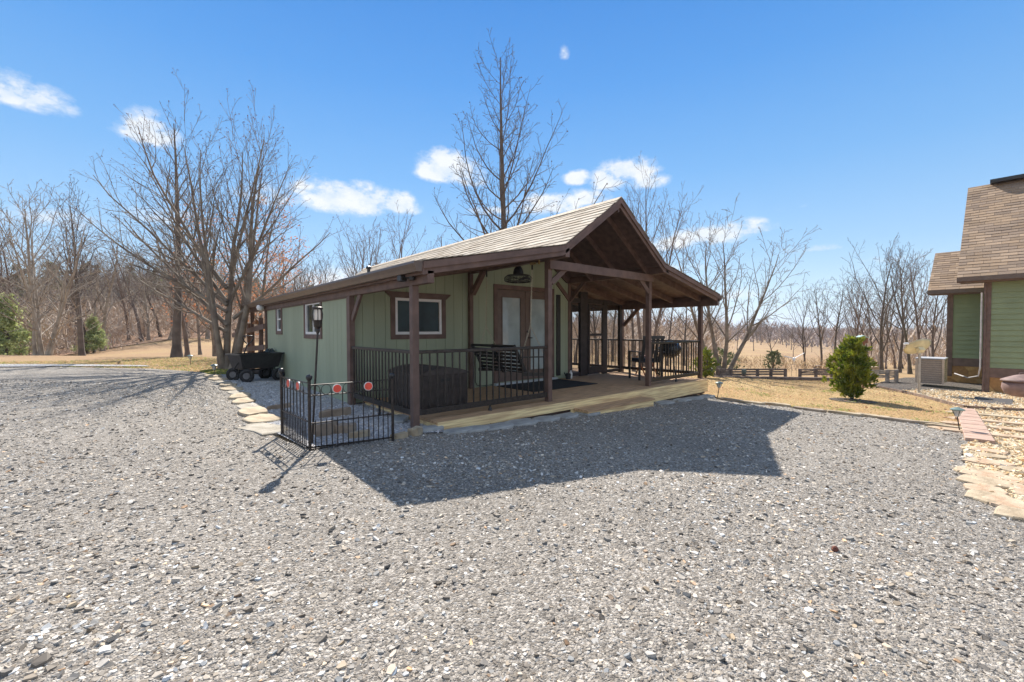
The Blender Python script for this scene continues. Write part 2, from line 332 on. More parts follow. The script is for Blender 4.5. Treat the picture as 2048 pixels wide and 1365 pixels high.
def chips_mesh(name, P, size, cols, m, flat=.25, tilt=.25, label='', cat='gravel'):
    n = len(P); K = 6
    ang = (np.arange(K)/K*2*np.pi)[None, :]+rs.uniform(-.35, .35, (n, K))
    rad = rs.uniform(.6, 1.15, (n, K))*size[:, None]; el = rs.uniform(.45, 1., (n, 1))
    x = np.cos(ang)*rad; y = np.sin(ang)*rad*el; h = size*rs.uniform(flat*.6, flat*1.7, n)
    V = np.zeros((n, 2*K, 3)); V[:, :K, 0] = x*.85; V[:, :K, 1] = y*.85; V[:, :K, 2] = h[:, None]*(1+rs.uniform(-.35, .35, (n, K)))
    V[:, K:, 0] = x; V[:, K:, 1] = y; V[:, K:, 2] = -h[:, None]*.8
    tx, ty, a = rs.normal(0, tilt, n), rs.normal(0, tilt, n), rs.uniform(0, 2*np.pi, n)
    V[:, :, 2] += V[:, :, 0]*tx[:, None]+V[:, :, 1]*ty[:, None]
    ca, sa = np.cos(a)[:, None], np.sin(a)[:, None]
    X = V[:, :, 0]*ca-V[:, :, 1]*sa; Y = V[:, :, 0]*sa+V[:, :, 1]*ca
    V[:, :, 0] = X+P[:, None, 0]; V[:, :, 1] = Y+P[:, None, 1]; V[:, :, 2] += P[:, None, 2]
    base = (np.arange(n)*2*K)[:, None]
    top = base+np.arange(K)[None, :]
    j = np.arange(K); j2 = (j+1) % K
    side = (base[:, :, None]+np.stack([j+K, j2+K, j2, j], -1)[None]).reshape(n, -1)
    loops = np.concatenate([top, side], 1).ravel()
    tot = np.tile(np.array([K]+[4]*K), n); start = np.concatenate([[0], np.cumsum(tot)[:-1]])
    me = bpy.data.meshes.new(name); me.vertices.add(n*2*K); me.vertices.foreach_set('co', V.ravel().astype(np.float32))
    me.loops.add(len(loops)); me.loops.foreach_set('vertex_index', loops.astype(np.int32))
    me.polygons.add(len(tot)); me.polygons.foreach_set('loop_start', start.astype(np.int32)); me.polygons.foreach_set('loop_total', tot.astype(np.int32))
    me.update(calc_edges=True); sh = me.attributes.new('sharp_face', 'BOOLEAN', 'FACE'); sh.data.foreach_set('value', np.ones(len(tot), bool))
    at = me.attributes.new('tint', 'FLOAT_COLOR', 'FACE')
    c = np.ones((n, K+1, 4), np.float32); c[:, :, :3] = cols[:, None, :]; at.data.foreach_set('color', c.ravel())
    me.materials.append(m); o = bpy.data.objects.new(name, me); C.objects.link(o); tag(o, label, cat, kind='stuff'); return o
m_chip = bpy.data.materials.new('stone_chip'); m_chip.use_nodes = True
_t = m_chip.node_tree; _a = N(_t, 'ShaderNodeAttribute', attribute_name='tint'); _n = N(_t, 'ShaderNodeTexNoise'); _n.inputs['Scale'].default_value = 120
_v = N(_t, 'ShaderNodeVectorMath', operation='SCALE'); _t.links.new(_a.outputs['Color'], _v.inputs[0]); _t.links.new(M_(_t, 'ADD', .75, M_(_t, 'MULTIPLY', _n.outputs[0], .5)), _v.inputs['Scale'])
_t.links.new(_v.outputs[0], _t.nodes['Principled BSDF'].inputs['Base Color']); _t.nodes['Principled BSDF'].inputs['Roughness'].default_value = .75
def inpoly(x, y, poly):
    ins = np.zeros(len(x), bool); j = len(poly)-1
    for i in range(len(poly)):
        xi, yi = poly[i]; xj, yj = poly[j]
        c = ((yi > y) != (yj > y)) & (x < (xj-xi)*(y-yi)/(yj-yi+1e-12)+xi); ins ^= c; j = i
    return ins
def ramp_cols(u, ramp):
    p = [r[0] for r in ramp]; return np.stack([np.interp(u, p, [r[1][k] for r in ramp]) for k in range(3)], -1)
def scatter_view(d0, d1, dens, poly, med, sig, ramp, warm=.07, off=.004, smax=.04, smin=.004):
    A = 1.45*(d1*d1-d0*d0); n = int(A*dens)
    d = np.sqrt(rs.uniform(d0*d0, d1*d1, n)); u = rs.uniform(-1.45, 1.45, n)*d
    x = F.x/math.cos(PIT)*d+R0.x*u; y = F.y/math.cos(PIT)*d+R0.y*u
    k = inpoly(x, y, poly); x, y = x[k], y[k]; n = len(x)
    z = -.058-.0377*x+.0115*y if d1 < 15 else np.array([zt(a, b) for a, b in zip(x, y)])
    s = np.clip(med*np.exp(rs.normal(0, sig, n)), smin, smax)
    pat = .5+.22*np.sin(x*1.7+.6*y+1)+.18*np.sin(y*2.3-x*.9+2)+.14*np.sin(x*4.1+y*3.3)+.1*np.sin(y*7.3-x*5.1)     # packed and loose patches
    kk = rs.uniform(0, 1, n) < np.clip(.45+.75*pat, .3, 1); x, y, z, s, pat = x[kk], y[kk], z[kk], s[kk], pat[kk]; n = len(x)
    c = ramp_cols(np.clip(rs.beta(1.6, 1.6, n)+.16*(pat-.5), 0, 1), ramp); c *= 1+rs.normal(0, warm, (n, 1))*np.array([[1., .15, -1.]])
    od = rs.uniform(0, 1, n) < .03; c[od] *= np.array([1.15, .85, .6])
    return np.stack([x, y, z+off+s*.12], -1), s, np.clip(c, .02, .9)
GRC = [(0, (.06, .053, .046)), (.25, (.16, .14, .119)), (.55, (.285, .254, .215)), (.82, (.50, .452, .39)), (1, (.80, .76, .70))]
sets = [scatter_view(1., 4., 40, drive, .015, .3, GRC, smax=.03, off=.008), scatter_view(.6, 2.4, 10500, drive, .0060, .50, GRC, smax=.026, smin=.003), scatter_view(2.4, 4.4, 4600, drive, .0074, .46, GRC, smax=.026), scatter_view(4.4, 9., 1250, drive, .0105, .40, GRC, smax=.026)]
chips_mesh('loose_gravel', *[np.concatenate([s[i] for s in sets]) for i in range(3)], m_chip, label='loose grey slate chips covering the driveway', cat='gravel')
BC = [(0, (.2, .2, .21)), (.5, (.48, .48, .5)), (1, (.75, .75, .76))]
s_ = scatter_view(3.6, 10, 1500, bedp, .010, .35, BC, .03, off=.022); chips_mesh('bed_gravel', *s_, m_chip, label='pale bluish gravel filling the bed along the cabin wall', cat='gravel')
PC = [(0, (.42, .28, .15)), (.4, (.66, .5, .3)), (.8, (.76, .64, .45)), (1, (.86, .8, .7))]
s_ = scatter_view(3., 16, 420, pebp, .017, .35, PC, .08, off=.016, smax=.05); chips_mesh('bed_pebbles', *s_, m_chip, flat=.5, label='cream and tan river pebbles in the bed before the house', cat='pebbles')

def leafy(m, amt=.45):      # thin foliage lets light through
    t = m.node_tree; b = t.nodes['Principled BSDF']; o = t.nodes['Material Output']; tr = N(t, 'ShaderNodeBsdfTranslucent'); mx = N(t, 'ShaderNodeMixShader'); mx.inputs[0].default_value = amt
    l = b.inputs['Base Color'].links
    if l: t.links.new(l[0].from_socket, tr.inputs[0])
    t.links.new(b.outputs[0], mx.inputs[1]); t.links.new(tr.outputs[0], mx.inputs[2]); t.links.new(mx.outputs[0], o.inputs[0]); return m
m_blade = leafy(m_chip.copy(), .5)
def blades(name, poly, n, h, cols, label, w=.006, d0=6, d1=18):
    xs, ys = [p[0] for p in poly], [p[1] for p in poly]; out = []
    x = rs.uniform(min(xs), max(xs), n*3); y = rs.uniform(min(ys), max(ys), n*3); k = inpoly(x, y, poly); x, y = x[k][:n], y[k][:n]
    v = []; f = []; c = []
    for a, b in zip(x, y):
        z = zt(a, b); hh = h*RNG.uniform(.5, 1.4); t = RNG.uniform(0, 6.28); dx, dy = math.cos(t)*w, math.sin(t)*w
        lx, ly = RNG.uniform(-1, 1)*hh*1.8, RNG.uniform(-1, 1)*hh*1.8; hh *= .6; i = len(v)
        v += [(a-dx, b-dy, z), (a+dx, b+dy, z), (a+lx, b+ly, z+hh)]; f.append((i, i+1, i+2))
        q = RNG.choice(cols); g = RNG.uniform(.7, 1.25); c += [q[0]*g, q[1]*g, q[2]*g, 1]
    me = bpy.data.meshes.new(name); me.from_pydata(v, [], f); at = me.attributes.new('tint', 'FLOAT_COLOR', 'FACE'); at.data.foreach_set('color', c)
    me.materials.append(m_blade); o = bpy.data.objects.new(name, me); C.objects.link(o); tag(o, label, 'grass', kind='stuff')
TAN = [(.60, .42, .23), (.64, .48, .29), (.48, .33, .18), (.56, .39, .22), (.34, .34, .12)]
blades('dry_grass', lawnp, 42000, .04, TAN, 'short dry tan grass of the lawn beside the porch', .009)
leftlawn = g2((-60, 736), (0, 735), (150, 736), (300, 738), (400, 745), (440, 752), (470, 745), (480, 725), (400, 715), (200, 722), (-60, 726))
blades('roadside_grass', leftlawn, 14000, .06, TAN+[(.2, .3, .05)], 'dry grass strip between the gravel and the trees', .012)
blades('moss_patch', g2((400, 742), (440, 738), (520, 745), (530, 752), (470, 756), (425, 752)), 9000, .035, [(.22, .33, .03), (.3, .4, .05), (.14, .2, .03)], 'bright green moss and grass around the maple foot', .01)

# ------------------------------------------------------------------ cabin
def tabs_mesh(name, o, u, v, ul, vl, cols, parent, tab=.30, ex=.14, wav=.003, clip=None):
    o, u, v = Vector(o), Vector(u).normalized(), Vector(v).normalized(); n = u.cross(v).normalized()
    if n.z < 0: n = -n
    V = []; Fc = []; T = []
    nr = int(math.ceil(vl/ex)); k = 0
    for r in range(nr):
        s0 = r*ex; s1 = min(vl, s0+ex+.01); off = (r % 2)*tab*.5+RNG.uniform(-.03, .03); x = -off
        while x < ul:
            a, b = max(0, x+.003), min(ul, x+tab-.003); x += tab
            if b-a < .02: continue
            if clip and not clip((a+b)/2, (s0+s1)/2): continue
            lo = RNG.uniform(-.004, .004); h0 = .013+RNG.uniform(-.0015, .002)
            wz = lambda q: n*(wav*math.sin(q*2.3+r*.7)+wav*.6*math.sin(q*5.1+r))
            P = [o+u*a+v*(s0+lo)+n*h0+wz(a), o+u*b+v*(s0+lo)+n*h0+wz(b), o+u*b+v*s1+n*.003+wz(b), o+u*a+v*s1+n*.003+wz(a),
                 o+u*a+v*(s0+lo)-n*.002, o+u*b+v*(s0+lo)-n*.002]
            i = len(V); V += P; Fc += [(i, i+1, i+2, i+3), (i+4, i+5, i+1, i), (i, i+3, i+4), (i+1, i+5, i+2)]
            c = RNG.choice(cols); g = RNG.uniform(.88, 1.1); T += [(c[0]*g, c[1]*g, c[2]*g, 1)]*4
    me = bpy.data.meshes.new(name); me.from_pydata([tuple(p) for p in V], [], Fc)
    at = me.attributes.new('tint', 'FLOAT_COLOR', 'FACE'); at.data.foreach_set('color', [q for t in T for q in t])
    me.materials.append(m_shingle); ob = bpy.data.objects.new(name, me); C.objects.link(ob)
    if parent: me.transform(parent_inv(parent)) if parent.type == 'EMPTY' else None; ob.parent = parent
    return ob
m_shingle = bpy.data.materials.new('asphalt_shingle'); m_shingle.use_nodes = True
_t = m_shingle.node_tree; _a = N(_t, 'ShaderNodeAttribute', attribute_name='tint'); _n = N(_t, 'ShaderNodeTexNoise'); _n.inputs['Scale'].default_value = 180
_n2 = N(_t, 'ShaderNodeTexNoise'); _n2.inputs['Scale'].default_value = 1.2; _n2.inputs['Detail'].default_value = 5
_v = N(_t, 'ShaderNodeVectorMath', operation='SCALE'); _t.links.new(_a.outputs['Color'], _v.inputs[0])
_t.links.new(M_(_t, 'MULTIPLY', M_(_t, 'ADD', .7, M_(_t, 'MULTIPLY', _n.outputs[0], .6)), M_(_t, 'ADD', .8, M_(_t, 'MULTIPLY', _n2.outputs[0], .4))), _v.inputs['Scale'])
_tc = N(_t, 'ShaderNodeTexCoord'); _t.links.new(_tc.outputs['Object'], _n.inputs['Vector']); _t.links.new(_tc.outputs['Object'], _n2.inputs['Vector'])
_t.links.new(_v.outputs[0], _t.nodes['Principled BSDF'].inputs['Base Color']); _t.nodes['Principled BSDF'].inputs['Roughness'].default_value = .9

X1, X2, X3, X4, YF, YW = 2.62, 5.05, 8.02, 10.3, 4.96, 7.22
PROF = [(2.55, 1.995), (5.0, 2.49), (6.46, 3.49), (7.92, 2.49), (10.37, 1.995)]
YR0, YR1 = 4.55, 15.75
def roofz(x):
    for (a, za), (b, zb) in zip(PROF, PROF[1:]):
        if a <= x <= b: return za+(zb-za)*(x-a)/(b-a)
    return PROF[0][1] if x < PROF[0][0] else PROF[-1][1]
cabin = empty('cabin', (X1, YF, 0), label='sage green cabin with brown trim and an open gabled porch on a wooden deck', cat='cabin')
RC = [(.38, .32, .245), (.41, .35, .275), (.35, .30, .235), (.44, .385, .31), (.33, .27, .20)]
# roof deck slabs then shingles
mb = MB()
for (a, za), (b, zb) in zip(PROF, PROF[1:]):
    mb.prism([(a, YR0+.02, za-.006), (b, YR0+.02, zb-.006), (b, YR0+.02, zb-.03), (a, YR0+.02, za-.03)], (0, YR1-YR0-.04, 0))
roof = part(mb, 'roof', m_dark, cabin)
for i, (a, b) in enumerate([((PROF[0], PROF[1])), ((PROF[1], PROF[2])), ((PROF[4], PROF[3])), ((PROF[3], PROF[2]))]):
    dv = Vector((b[0]-a[0], 0, b[1]-a[1])); l = dv.length
    s = tabs_mesh('shingles', (a[0], YR0-.01, a[1]), (0, 1, 0), dv, YR1-YR0+.02, l, RC, None)
    s.data.transform(parent_inv(cabin)); s.parent = roof
mb = MB()
for y in np.arange(YR0, YR1, .3):
    for sx in (-1, 1): mb.prism([(6.46, y, 3.512), (6.46+sx*.13, y, 3.512-.086), (6.46+sx*.13, y, 3.50-.086), (6.46, y, 3.495)], (0, .292, 0))
o = part(mb, 'ridge_cap', mat('ridge_shingle', (.44, .36, .27), .9, .2, 20), cabin, roof)
# rake boards (front and rear) in two steps
for y, sg in ((YR0, -1), (YR1, 1)):
    for (a, za), (b, zb) in zip(PROF, PROF[1:]):
        for dz0, dz1, yy, t in ((-.012, -.095, y, .024), (-.05, -.165, y+.03*(-sg), .028)):
            mb = MB().prism([(a, yy, za+dz0), (b, yy, zb+dz0), (b, yy, zb+dz1), (a, yy, za+dz1)], (0, -sg*t, 0))
            part(mb, 'rake_board', m_trim, cabin)
for x, s in ((PROF[0][0], 1), (PROF[4][0], -1)):
    part(MB().box(*sorted((x-.01*s, x+.015*s)), YR0+.01, YR1-.01, 1.995-.16, 1.995-.03), 'fascia_board', m_trim, cabin)
    prof = [(0, 0), (-.11, 0), (-.115, -.03), (-.09, -.075), (-.075, -.12), (-.01, -.12), (-.01, 0)]
    mb = MB().prism([(x-.012*s+px_*s, YR0+.0, 1.982+pz) for px_, pz in prof[:-1]], (0, YR1-YR0, 0))
    part(mb, 'gutter', m_gut, cabin)
# longitudinal beams
for x, z0, z1, y0 in ((X1, 1.74, 1.89, 4.58), (X4, 1.74, 1.89, 4.58)):
    part(MB().box(x, x+.09, y0, 15.6, z0, z1), 'beam', m_trim, cabin, bevel=.004)
for x in (X2, X3): part(MB().box(x-.005, x+.095, 4.58, YW, 2.31, 2.455), 'beam', m_trim, cabin, bevel=.004)
part(MB().box(X2, X3+.09, YF-.045, YF-.003, 2.165, 2.31), 'tie_beam', m_trim, cabin, bevel=.004)
# rafters
def rafter(y, a, b, m=m_dark):
    za, zb = roofz(a), roofz(b)
    return MB().prism([(a, y, za-.03), (b, y, zb-.03), (b, y, zb-.165), (a, y, za-.165)], (0, .042, 0))
yy = 4.98; k = 0
while yy < 15.4:
    for a, b in ((2.60, 5.0), (5.0, 6.44), (6.48, 7.92), (7.92, 10.34)):
        if yy > YW-.05 and a < 7: continue
        if yy > YW and a == 6.48: continue
        part(rafter(yy, a, b), 'rafter', m_dark, cabin)
    yy += .72
part(MB().box(6.44, 6.48, YR0+.06, YW, 3.25, 3.46), 'ridge_board', m_dark, cabin)
# posts
def post(x, y, z0, z1, w=.09): return part(MB().box(x, x+w, y, y+w, z0, z1), 'post', m_trim, cabin, bevel=.004)
post(X1, YF, -.16, 1.74); post(X2, YF, .0, 2.31); post(X3, YF, .0, 2.31); post(X4, YF, -.5, 1.74)
post(X1, YW-.1, -.14, 1.74); post(X2-.02, YW-.10, 0, 2.31, .08); post(X4, YW, -.4, 1.74)
post(X4, 10.4, -.4, 1.74); post(X4, 13.6, -.4, 1.74); post(X1, 13.32, -.1, 1.74); post(X1, 15.3, -.2, 1.74)
def brace(p, q, w=.04, h=.09, m=m_trim):
    part(MB().beam(p, q, w, h, up=(0, 0, 1)), 'brace', m, cabin)
brace((X2+.09, YF+.02, 1.95), (X2+.42, YF+.02, 2.2)); brace((X3, YF+.02, 1.95), (X3-.33, YF+.02, 2.2))
brace((X1+.045, YW-.12, 1.35), (X1+.045, YW-.5, 1.78)); brace((X2+.03, YW-.12, 1.9), (X2+.03, YW-.5, 2.33), .09)
brace((X3+.045, YW-.05, 1.9), (X3+.045, YW-.5, 2.33)); brace((X4+.045, YW-.02, 1.3), (X4+.045, YW-.5, 1.76), .06)
brace((X3+.05, YW-.03, 1.9), (X3-.4, YW-.03, 2.3))
# walls: grooved panels as boards with real gaps, openings left out
def siding(name, ax, c, u0, u1, z0, ztop, opens, nrm, pitch=.203, mtl=None):
    mb = MB(); th = .014
    def slab(a, b, za, zb0, zb1, d0, d1):
        if min(zb0, zb1)-za < .01: return
        if ax == 'y': P = [(a, c+d0*nrm, za), (b, c+d0*nrm, za), (b, c+d0*nrm, zb1), (a, c+d0*nrm, zb0)]; mb.prism(P, (0, (d1-d0)*nrm, 0))
        else: P = [(c+d0*nrm, a, za), (c+d0*nrm, b, za), (c+d0*nrm, b, zb1), (c+d0*nrm, a, zb0)]; mb.prism(P, ((d1-d0)*nrm, 0, 0))
    def strip(a, b, d0, d1):
        segs = [(z0, None)]
        cuts = sorted([(o[2], o[3]) for o in opens if o[0] < b-1e-4 and o[1] > a+1e-4])
        za = z0
        for lo, hi in cuts: slab(a, b, za, lo, lo, d0, d1); za = hi
        slab(a, b, za, ztop(a), ztop(b), d0, d1)
    br = sorted(set([u0, u1]+[e for o in opens for e in o[:2] if u0 < e < u1]+([6.46] if ax == 'y' and u0 < 6.46 < u1 else [])+([5.0] if ax == 'y' and u0 < 5 < u1 else [])+([7.92] if ax == 'y' and u0 < 7.92 < u1 else [])))
    for a, b in zip(br, br[1:]): strip(a, b, -.05, 0)
    u = u0
    while u < u1-.01:
        a, b = u+.003, min(u1, u+pitch)-.003
        br2 = [a]+[e for e in br if a < e < b]+[b]
        for p, q in zip(br2, br2[1:]): strip(p, q, .0005, th)
        u += pitch
    return part(mb, name, mtl or m_green, cabin)
SW = [(9.90-.0, 8.58, 1.02, 1.77), ]
siding('wall', 'x', X1+.06, YW, 13.3, -.1, lambda u: 1.86, [(8.74, 9.74, 1.10, 1.75), (11.76, 12.2, 1.17, 1.76)], -1)
siding('wall', 'y', YW, X1+.05, 8.09, -.04, lambda u: roofz(u)-.03, [(3.46, 4.42, 1.10, 1.76), (5.78, 7.42, .06, 2.05)], -1)
siding('wall', 'x', 8.06, YW, 13.3, -.1, lambda u: 2.40, [], 1)
part(MB().prism([(X1+.06, 13.3, -.2), (8.09, 13.3, -.2), (8.09, 13.3, 2.4), (6.46, 13.3, 3.4), (5, 13.3, 2.43), (X1+.06, 13.3, 1.95)], (0, -.05, 0)), 'wall', m_green, cabin)
part(MB().box(X1+.02, X1+.075, YW, YW+.09, -.1, 1.9), 'corner_board', m_trim, cabin)
part(MB().box(8.02, 8.11, YW-.03, YW+.0, 0, 2.33), 'corner_board', m_trim, cabin)
part(MB().box(X1+.02, X1+.05, YW+.1, 13.3, 1.72, 1.83), 'frieze_board', m_trim, cabin)
part(MB().box(X1+.08, 8.0, YW+.06, 13.2, -.06, -.02), 'floor', m_dark, cabin)
# windows
def window(ax, c, u0, u1, z0, z1, nrm, kind, cap=True):
    def bx(a, b, za, zb, d0, d1):
        m = MB()
        if ax == 'y': return m.box(a, b, *sorted((c+nrm*d0, c+nrm*d1)), za, zb)
        return m.box(*sorted((c+nrm*d0, c+nrm*d1)), a, b, za, zb)
    def merge(l):
        m = MB()
        for q in l: m.add(q.v, q.f)
        return m
    t = .085; win = part(merge([bx(u0-t, u0, z0-t, z1, .014, .034), bx(u1, u1+t, z0-t, z1, .014, .034), bx(u0, u1, z0-t, z0, .014, .034)]), 'window', m_trim, cabin)
    if cap:
        z = z1
        P = [(u0-t, z), (u1+t, z), (u1+t+.1, z+.085), (u1+t+.1, z+.105), (u0-t-.1, z+.105), (u0-t-.1, z+.085)]
        q = [(a, c+nrm*.014, zz) if ax == 'y' else (c+nrm*.014, a, zz) for a, zz in P]
        part(MB().prism(q, (0, nrm*.035, 0) if ax == 'y' else (nrm*.035, 0, 0)), 'cap_board', m_trim, cabin, win)
    else: part(bx(u0-t, u1+t, z1, z1+t, .014, .034), 'cap_board', m_trim, cabin, win)
    f = .05; e = .001
    part(merge([bx(u0+e, u0+f, z0+e, z1-e, -.045, .02), bx(u1-f, u1-e, z0+e, z1-e, -.045, .02), bx(u0+f, u1-f, z0+e, z0+f, -.045, .02), bx(u0+f, u1-f, z1-f, z1-e, -.045, .02)]), 'frame', m_white, cabin, win)
    if kind == 'slide': part(bx((u0+u1)/2-.02, (u0+u1)/2+.02, z0+f, z1-f, -.03, .012), 'mullion', m_white, cabin, win)
    if kind == 'hung': part(bx(u0+f, u1-f, (z0+z1)/2-.02, (z0+z1)/2+.02, -.03, .012), 'mullion', m_white, cabin, win)
    part(bx(u0+f, u1-f, z0+f, z1-f, -.02, -.012), 'pane', m_glass, cabin, win)
    return win
window('y', YW-.0, 3.46, 4.42, 1.10, 1.76, -1, 'plain')
window('x', X1+.06, 8.74, 9.74, 1.10, 1.75, -1, 'slide')
window('x', X1+.06, 11.76, 12.2, 1.17, 1.76, -1, 'hung')
# french door
m_door = mat('brown_door_paint', (.135, .09, .07), .45, .08)
m_dglass = mat('door_glass_over_blinds', (.36, .42, .42), .05, .1, 3, spec=.6)
t = .09
part(MB().box(5.69, 5.78, YW-.04, YW-.014, .0, 2.05).box(7.42, 7.51, YW-.04, YW-.014, .0, 2.05).box(5.69, 7.51, YW-.042, YW-.014, 2.05, 2.15), 'door_trim', m_trim, cabin)
for i, (a, b) in enumerate(((5.785, 6.595), (6.605, 7.415))):
    g0, g1 = a+.13, b-.13
    dr = part(MB().box(a, g0, YW-.012, YW+.03, .06, 2.045).box(g1, b, YW-.012, YW+.03, .06, 2.045).box(g0, g1, YW-.012, YW+.03, .06, .26).box(g0, g1, YW-.012, YW+.03, 1.9, 2.045), 'door', m_door, cabin)
    part(MB().box(g0, g1, YW+.0, YW+.006, .26, 1.9), 'glass', m_dglass, cabin, dr)
    part(MB().box(g0, g0+.018, YW-.024, YW-.012, .26, 1.9).box(g1-.018, g1, YW-.024, YW-.012, .26, 1.9).box(g0+.018, g1-.018, YW-.024, YW-.012, .26, .278).box(g0+.018, g1-.018, YW-.024, YW-.012, 1.882, 1.9), 'glass_bead', m_door, cabin, dr)
    if i:
        part(MB().tube([(a+.06, YW-.012, 1.0), (a+.06, YW-.05, 1.0), (a+.17, YW-.055, 1.0)], .011), 'handle', m_black, cabin, dr)
        part(MB().tube([(a+.06, YW-.012, 1.14), (a+.06, YW-.035, 1.14)], .028, 14), 'deadbolt', m_black, cabin, dr)
part(MB().box(5.66, 7.54, YW-.13, YW-.043, .002, .05), 'threshold', mat('aluminium_sill', (.55, .58, .60), .35, .1, metal=.3), cabin)
# dark shutter strip right of door
part(MB().box(7.60, 7.72, YW-.05, YW-.016, .08, 2.02), 'side_panel', m_black, cabin)
# conduit
part(MB().tube([(5.2, YW-.03, .7), (5.2, YW-.03, .12), (5.24, YW-.03, .05), (5.32, YW-.03, .025), (5.64, YW-.03, .025)], .008, 6), 'cable', m_black, cabin)
# deck: boards with gaps and two-board rim
mb = MB(); y = 4.80; k = 0
while y < 13.2:
    x0 = 2.87 if y < YW-.07 else 8.12
    joints = [x0]+([x0+2.4+1.3*(k % 3)] if y < YW-.1 else [])+[10.25]
    for a, b in zip(joints, joints[1:]): mb.box(a+.002, b-.002, y, min(y+.137, 13.3), -.035, 0+RNG.uniform(-.002, 0))
    y += .142; k += 1
part(mb, 'deck_boards', m_deck, cabin)
part(MB().box(2.88, 10.24, 4.84, 4.92, -.34, -.036).box(2.9, 2.98, 4.93, YW-.1, -.12, -.036), 'deck_frame', m_dark, cabin)
part(MB().box(2.87, 10.25, 4.772, 4.798, -.135, -.004), 'rim_board', m_fascia, cabin)
part(MB().box(2.87, 2.896, 4.80, YW-.1, -.135, -.036), 'rim_board', m_fascia, cabin)
part(MB().box(5.4, 10.24, 4.776, 4.80, -.29, -.139), 'rim_board', m_fascia, cabin)
part(MB().box(10.252, 10.278, 4.78, 13.3, -.30, -.004), 'rim_board', m_fascia, cabin)
mb = MB().box(5.45, 7.42, 4.46, 4.595, -.16, -.125).box(5.45, 7.42, 4.60, 4.765, -.16, -.124)
st = part(mb, 'step', m_deck, cabin)
part(MB().box(5.47, 7.40, 4.475, 4.50, -.32, -.161).box(5.47, 5.495, 4.502, 4.77, -.32, -.161).box(7.375, 7.40, 4.502, 4.77, -.33, -.161), 'riser', m_fascia, cabin, st)
# railings
def railing(p, q, n, foot=True, gnd=0.):
    p, q = Vector(p), Vector(q); d = (q-p).normalized(); up = Vector((0, 0, 1))
    r = part(MB().beam(p+up*.893, q+up*.893, .045, .045), 'railing', m_bronze, cabin, bevel=.006)
    part(MB().beam(p+up*.115, q+up*.115, .04, .075), 'bottom_rail', m_bronze, cabin, r)
    for i in range(n):
        c = p+(q-p)*((i+.5)/n); part(MB().beam(c+up*.15, c+up*.872, .017, .017, up=d), 'baluster', m_bronze, cabin, r)
    if foot:
        c = (p+q)/2; part(MB().lathe((c.x, c.y, gnd), [(.03, 0), (.026, .03), (.017, .05), (.017, .085-gnd)], 10), 'foot', m_black, cabin, r)
railing((X1+.09, YF+.045, 0), (X2, YF+.045, 0), 20); railing((X3+.09, YF+.045, 0), (X4, YF+.045, 0), 19)
railing((X1+.045, YF+.09, 0), (X1+.045, YW-.1, 0), 19, True, -.12)
railing((X4+.045, YF+.09, 0), (X4+.045, YW, 0), 19); railing((X4+.045, YW+.09, 0), (X4+.045, 10.4, 0), 26); railing((X4+.045, 10.49, 0), (X4+.045, 13.3, 0), 24)
railing((8.15, 13.25, 0), (X4, 13.25, 0), 18)
# screened enclosure on the side porch
m_scr = bpy.data.materials.new('insect_screen'); m_scr.use_nodes = True; _t = m_scr.node_tree
_b = _t.nodes['Principled BSDF']; _b.inputs['Base Color'].default_value = (.03, .03, .035, 1); _b.inputs['Alpha'].default_value = .22
m_blk = mat('near_black_stain', (.032, .024, .024), .6, .2, 9, .3, 50)
for x0, x1 in ((8.12, 8.20), (8.52, 8.80), (9.46, 9.62), (10.2, 10.3)):
    part(MB().box(x0, x1, YW+.0, YW+.08, 0, 1.95 if x0 > 9 else 2.15), 'screen_post', m_blk, cabin)
part(MB().box(8.2, 10.2, YW+.01, YW+.07, 1.86, 1.98), 'screen_header', m_blk, cabin)
sd = part(MB().box(8.81, 8.87, YW-.02, YW+.02, .03, 1.84).box(9.39, 9.45, YW-.02, YW+.02, .03, 1.84).box(8.87, 9.39, YW-.02, YW+.02, .03, .22).box(8.87, 9.39, YW-.02, YW+.02, 1.02, 1.08).box(8.87, 9.39, YW-.02, YW+.02, 1.76, 1.84), 'screen_door', m_blk, cabin)
part(MB().box(8.87, 9.39, YW-.001, YW+.001, .22, 1.76), 'screen', m_scr, cabin, sd)
for a, b in ((8.2, 8.52), (9.62, 10.2)):
    part(MB().box(a, b, YW+.03, YW+.032, .1, 1.86), 'screen', m_scr, cabin)
    part(MB().box(a, b, YW+.01, YW+.06, .02, .1), 'screen_sill', m_blk, cabin)
# roof vent
part(MB().lathe((5.6, 13.5, 2.85), [(.05, 0), (.05, .28), (.09, .3), (.08, .36), (.02, .39)], 12), 'vent_cap', m_black, cabin)
# rear fence: sloping boards beyond the cabin's back corner
bf = empty('board_fence', (X1, 14, zt(X1, 14)), label='brown two board fence sloping away behind the cabin corner', cat='fence')
part(MB().beam((X1-.03, 13.35, 1.30), (X1-.03, 18.6, 1.02), .03, .14), 'board', m_trim, bf)
part(MB().beam((X1-.03, 13.35, .73), (X1-.03, 18.6, .45), .03, .14), 'board', m_trim, bf)
part(MB().beam((X1-.03, 13.35, .22), (X1-.03, 18.6, .0), .03, .14), 'board', m_trim, bf)
for y, z in ((14.1, 1.55), (15.9, 1.42), (18.2, 1.25)): part(MB().box(X1, X1+.1, y, y+.1, -.5, z), 'post', m_trim, bf)

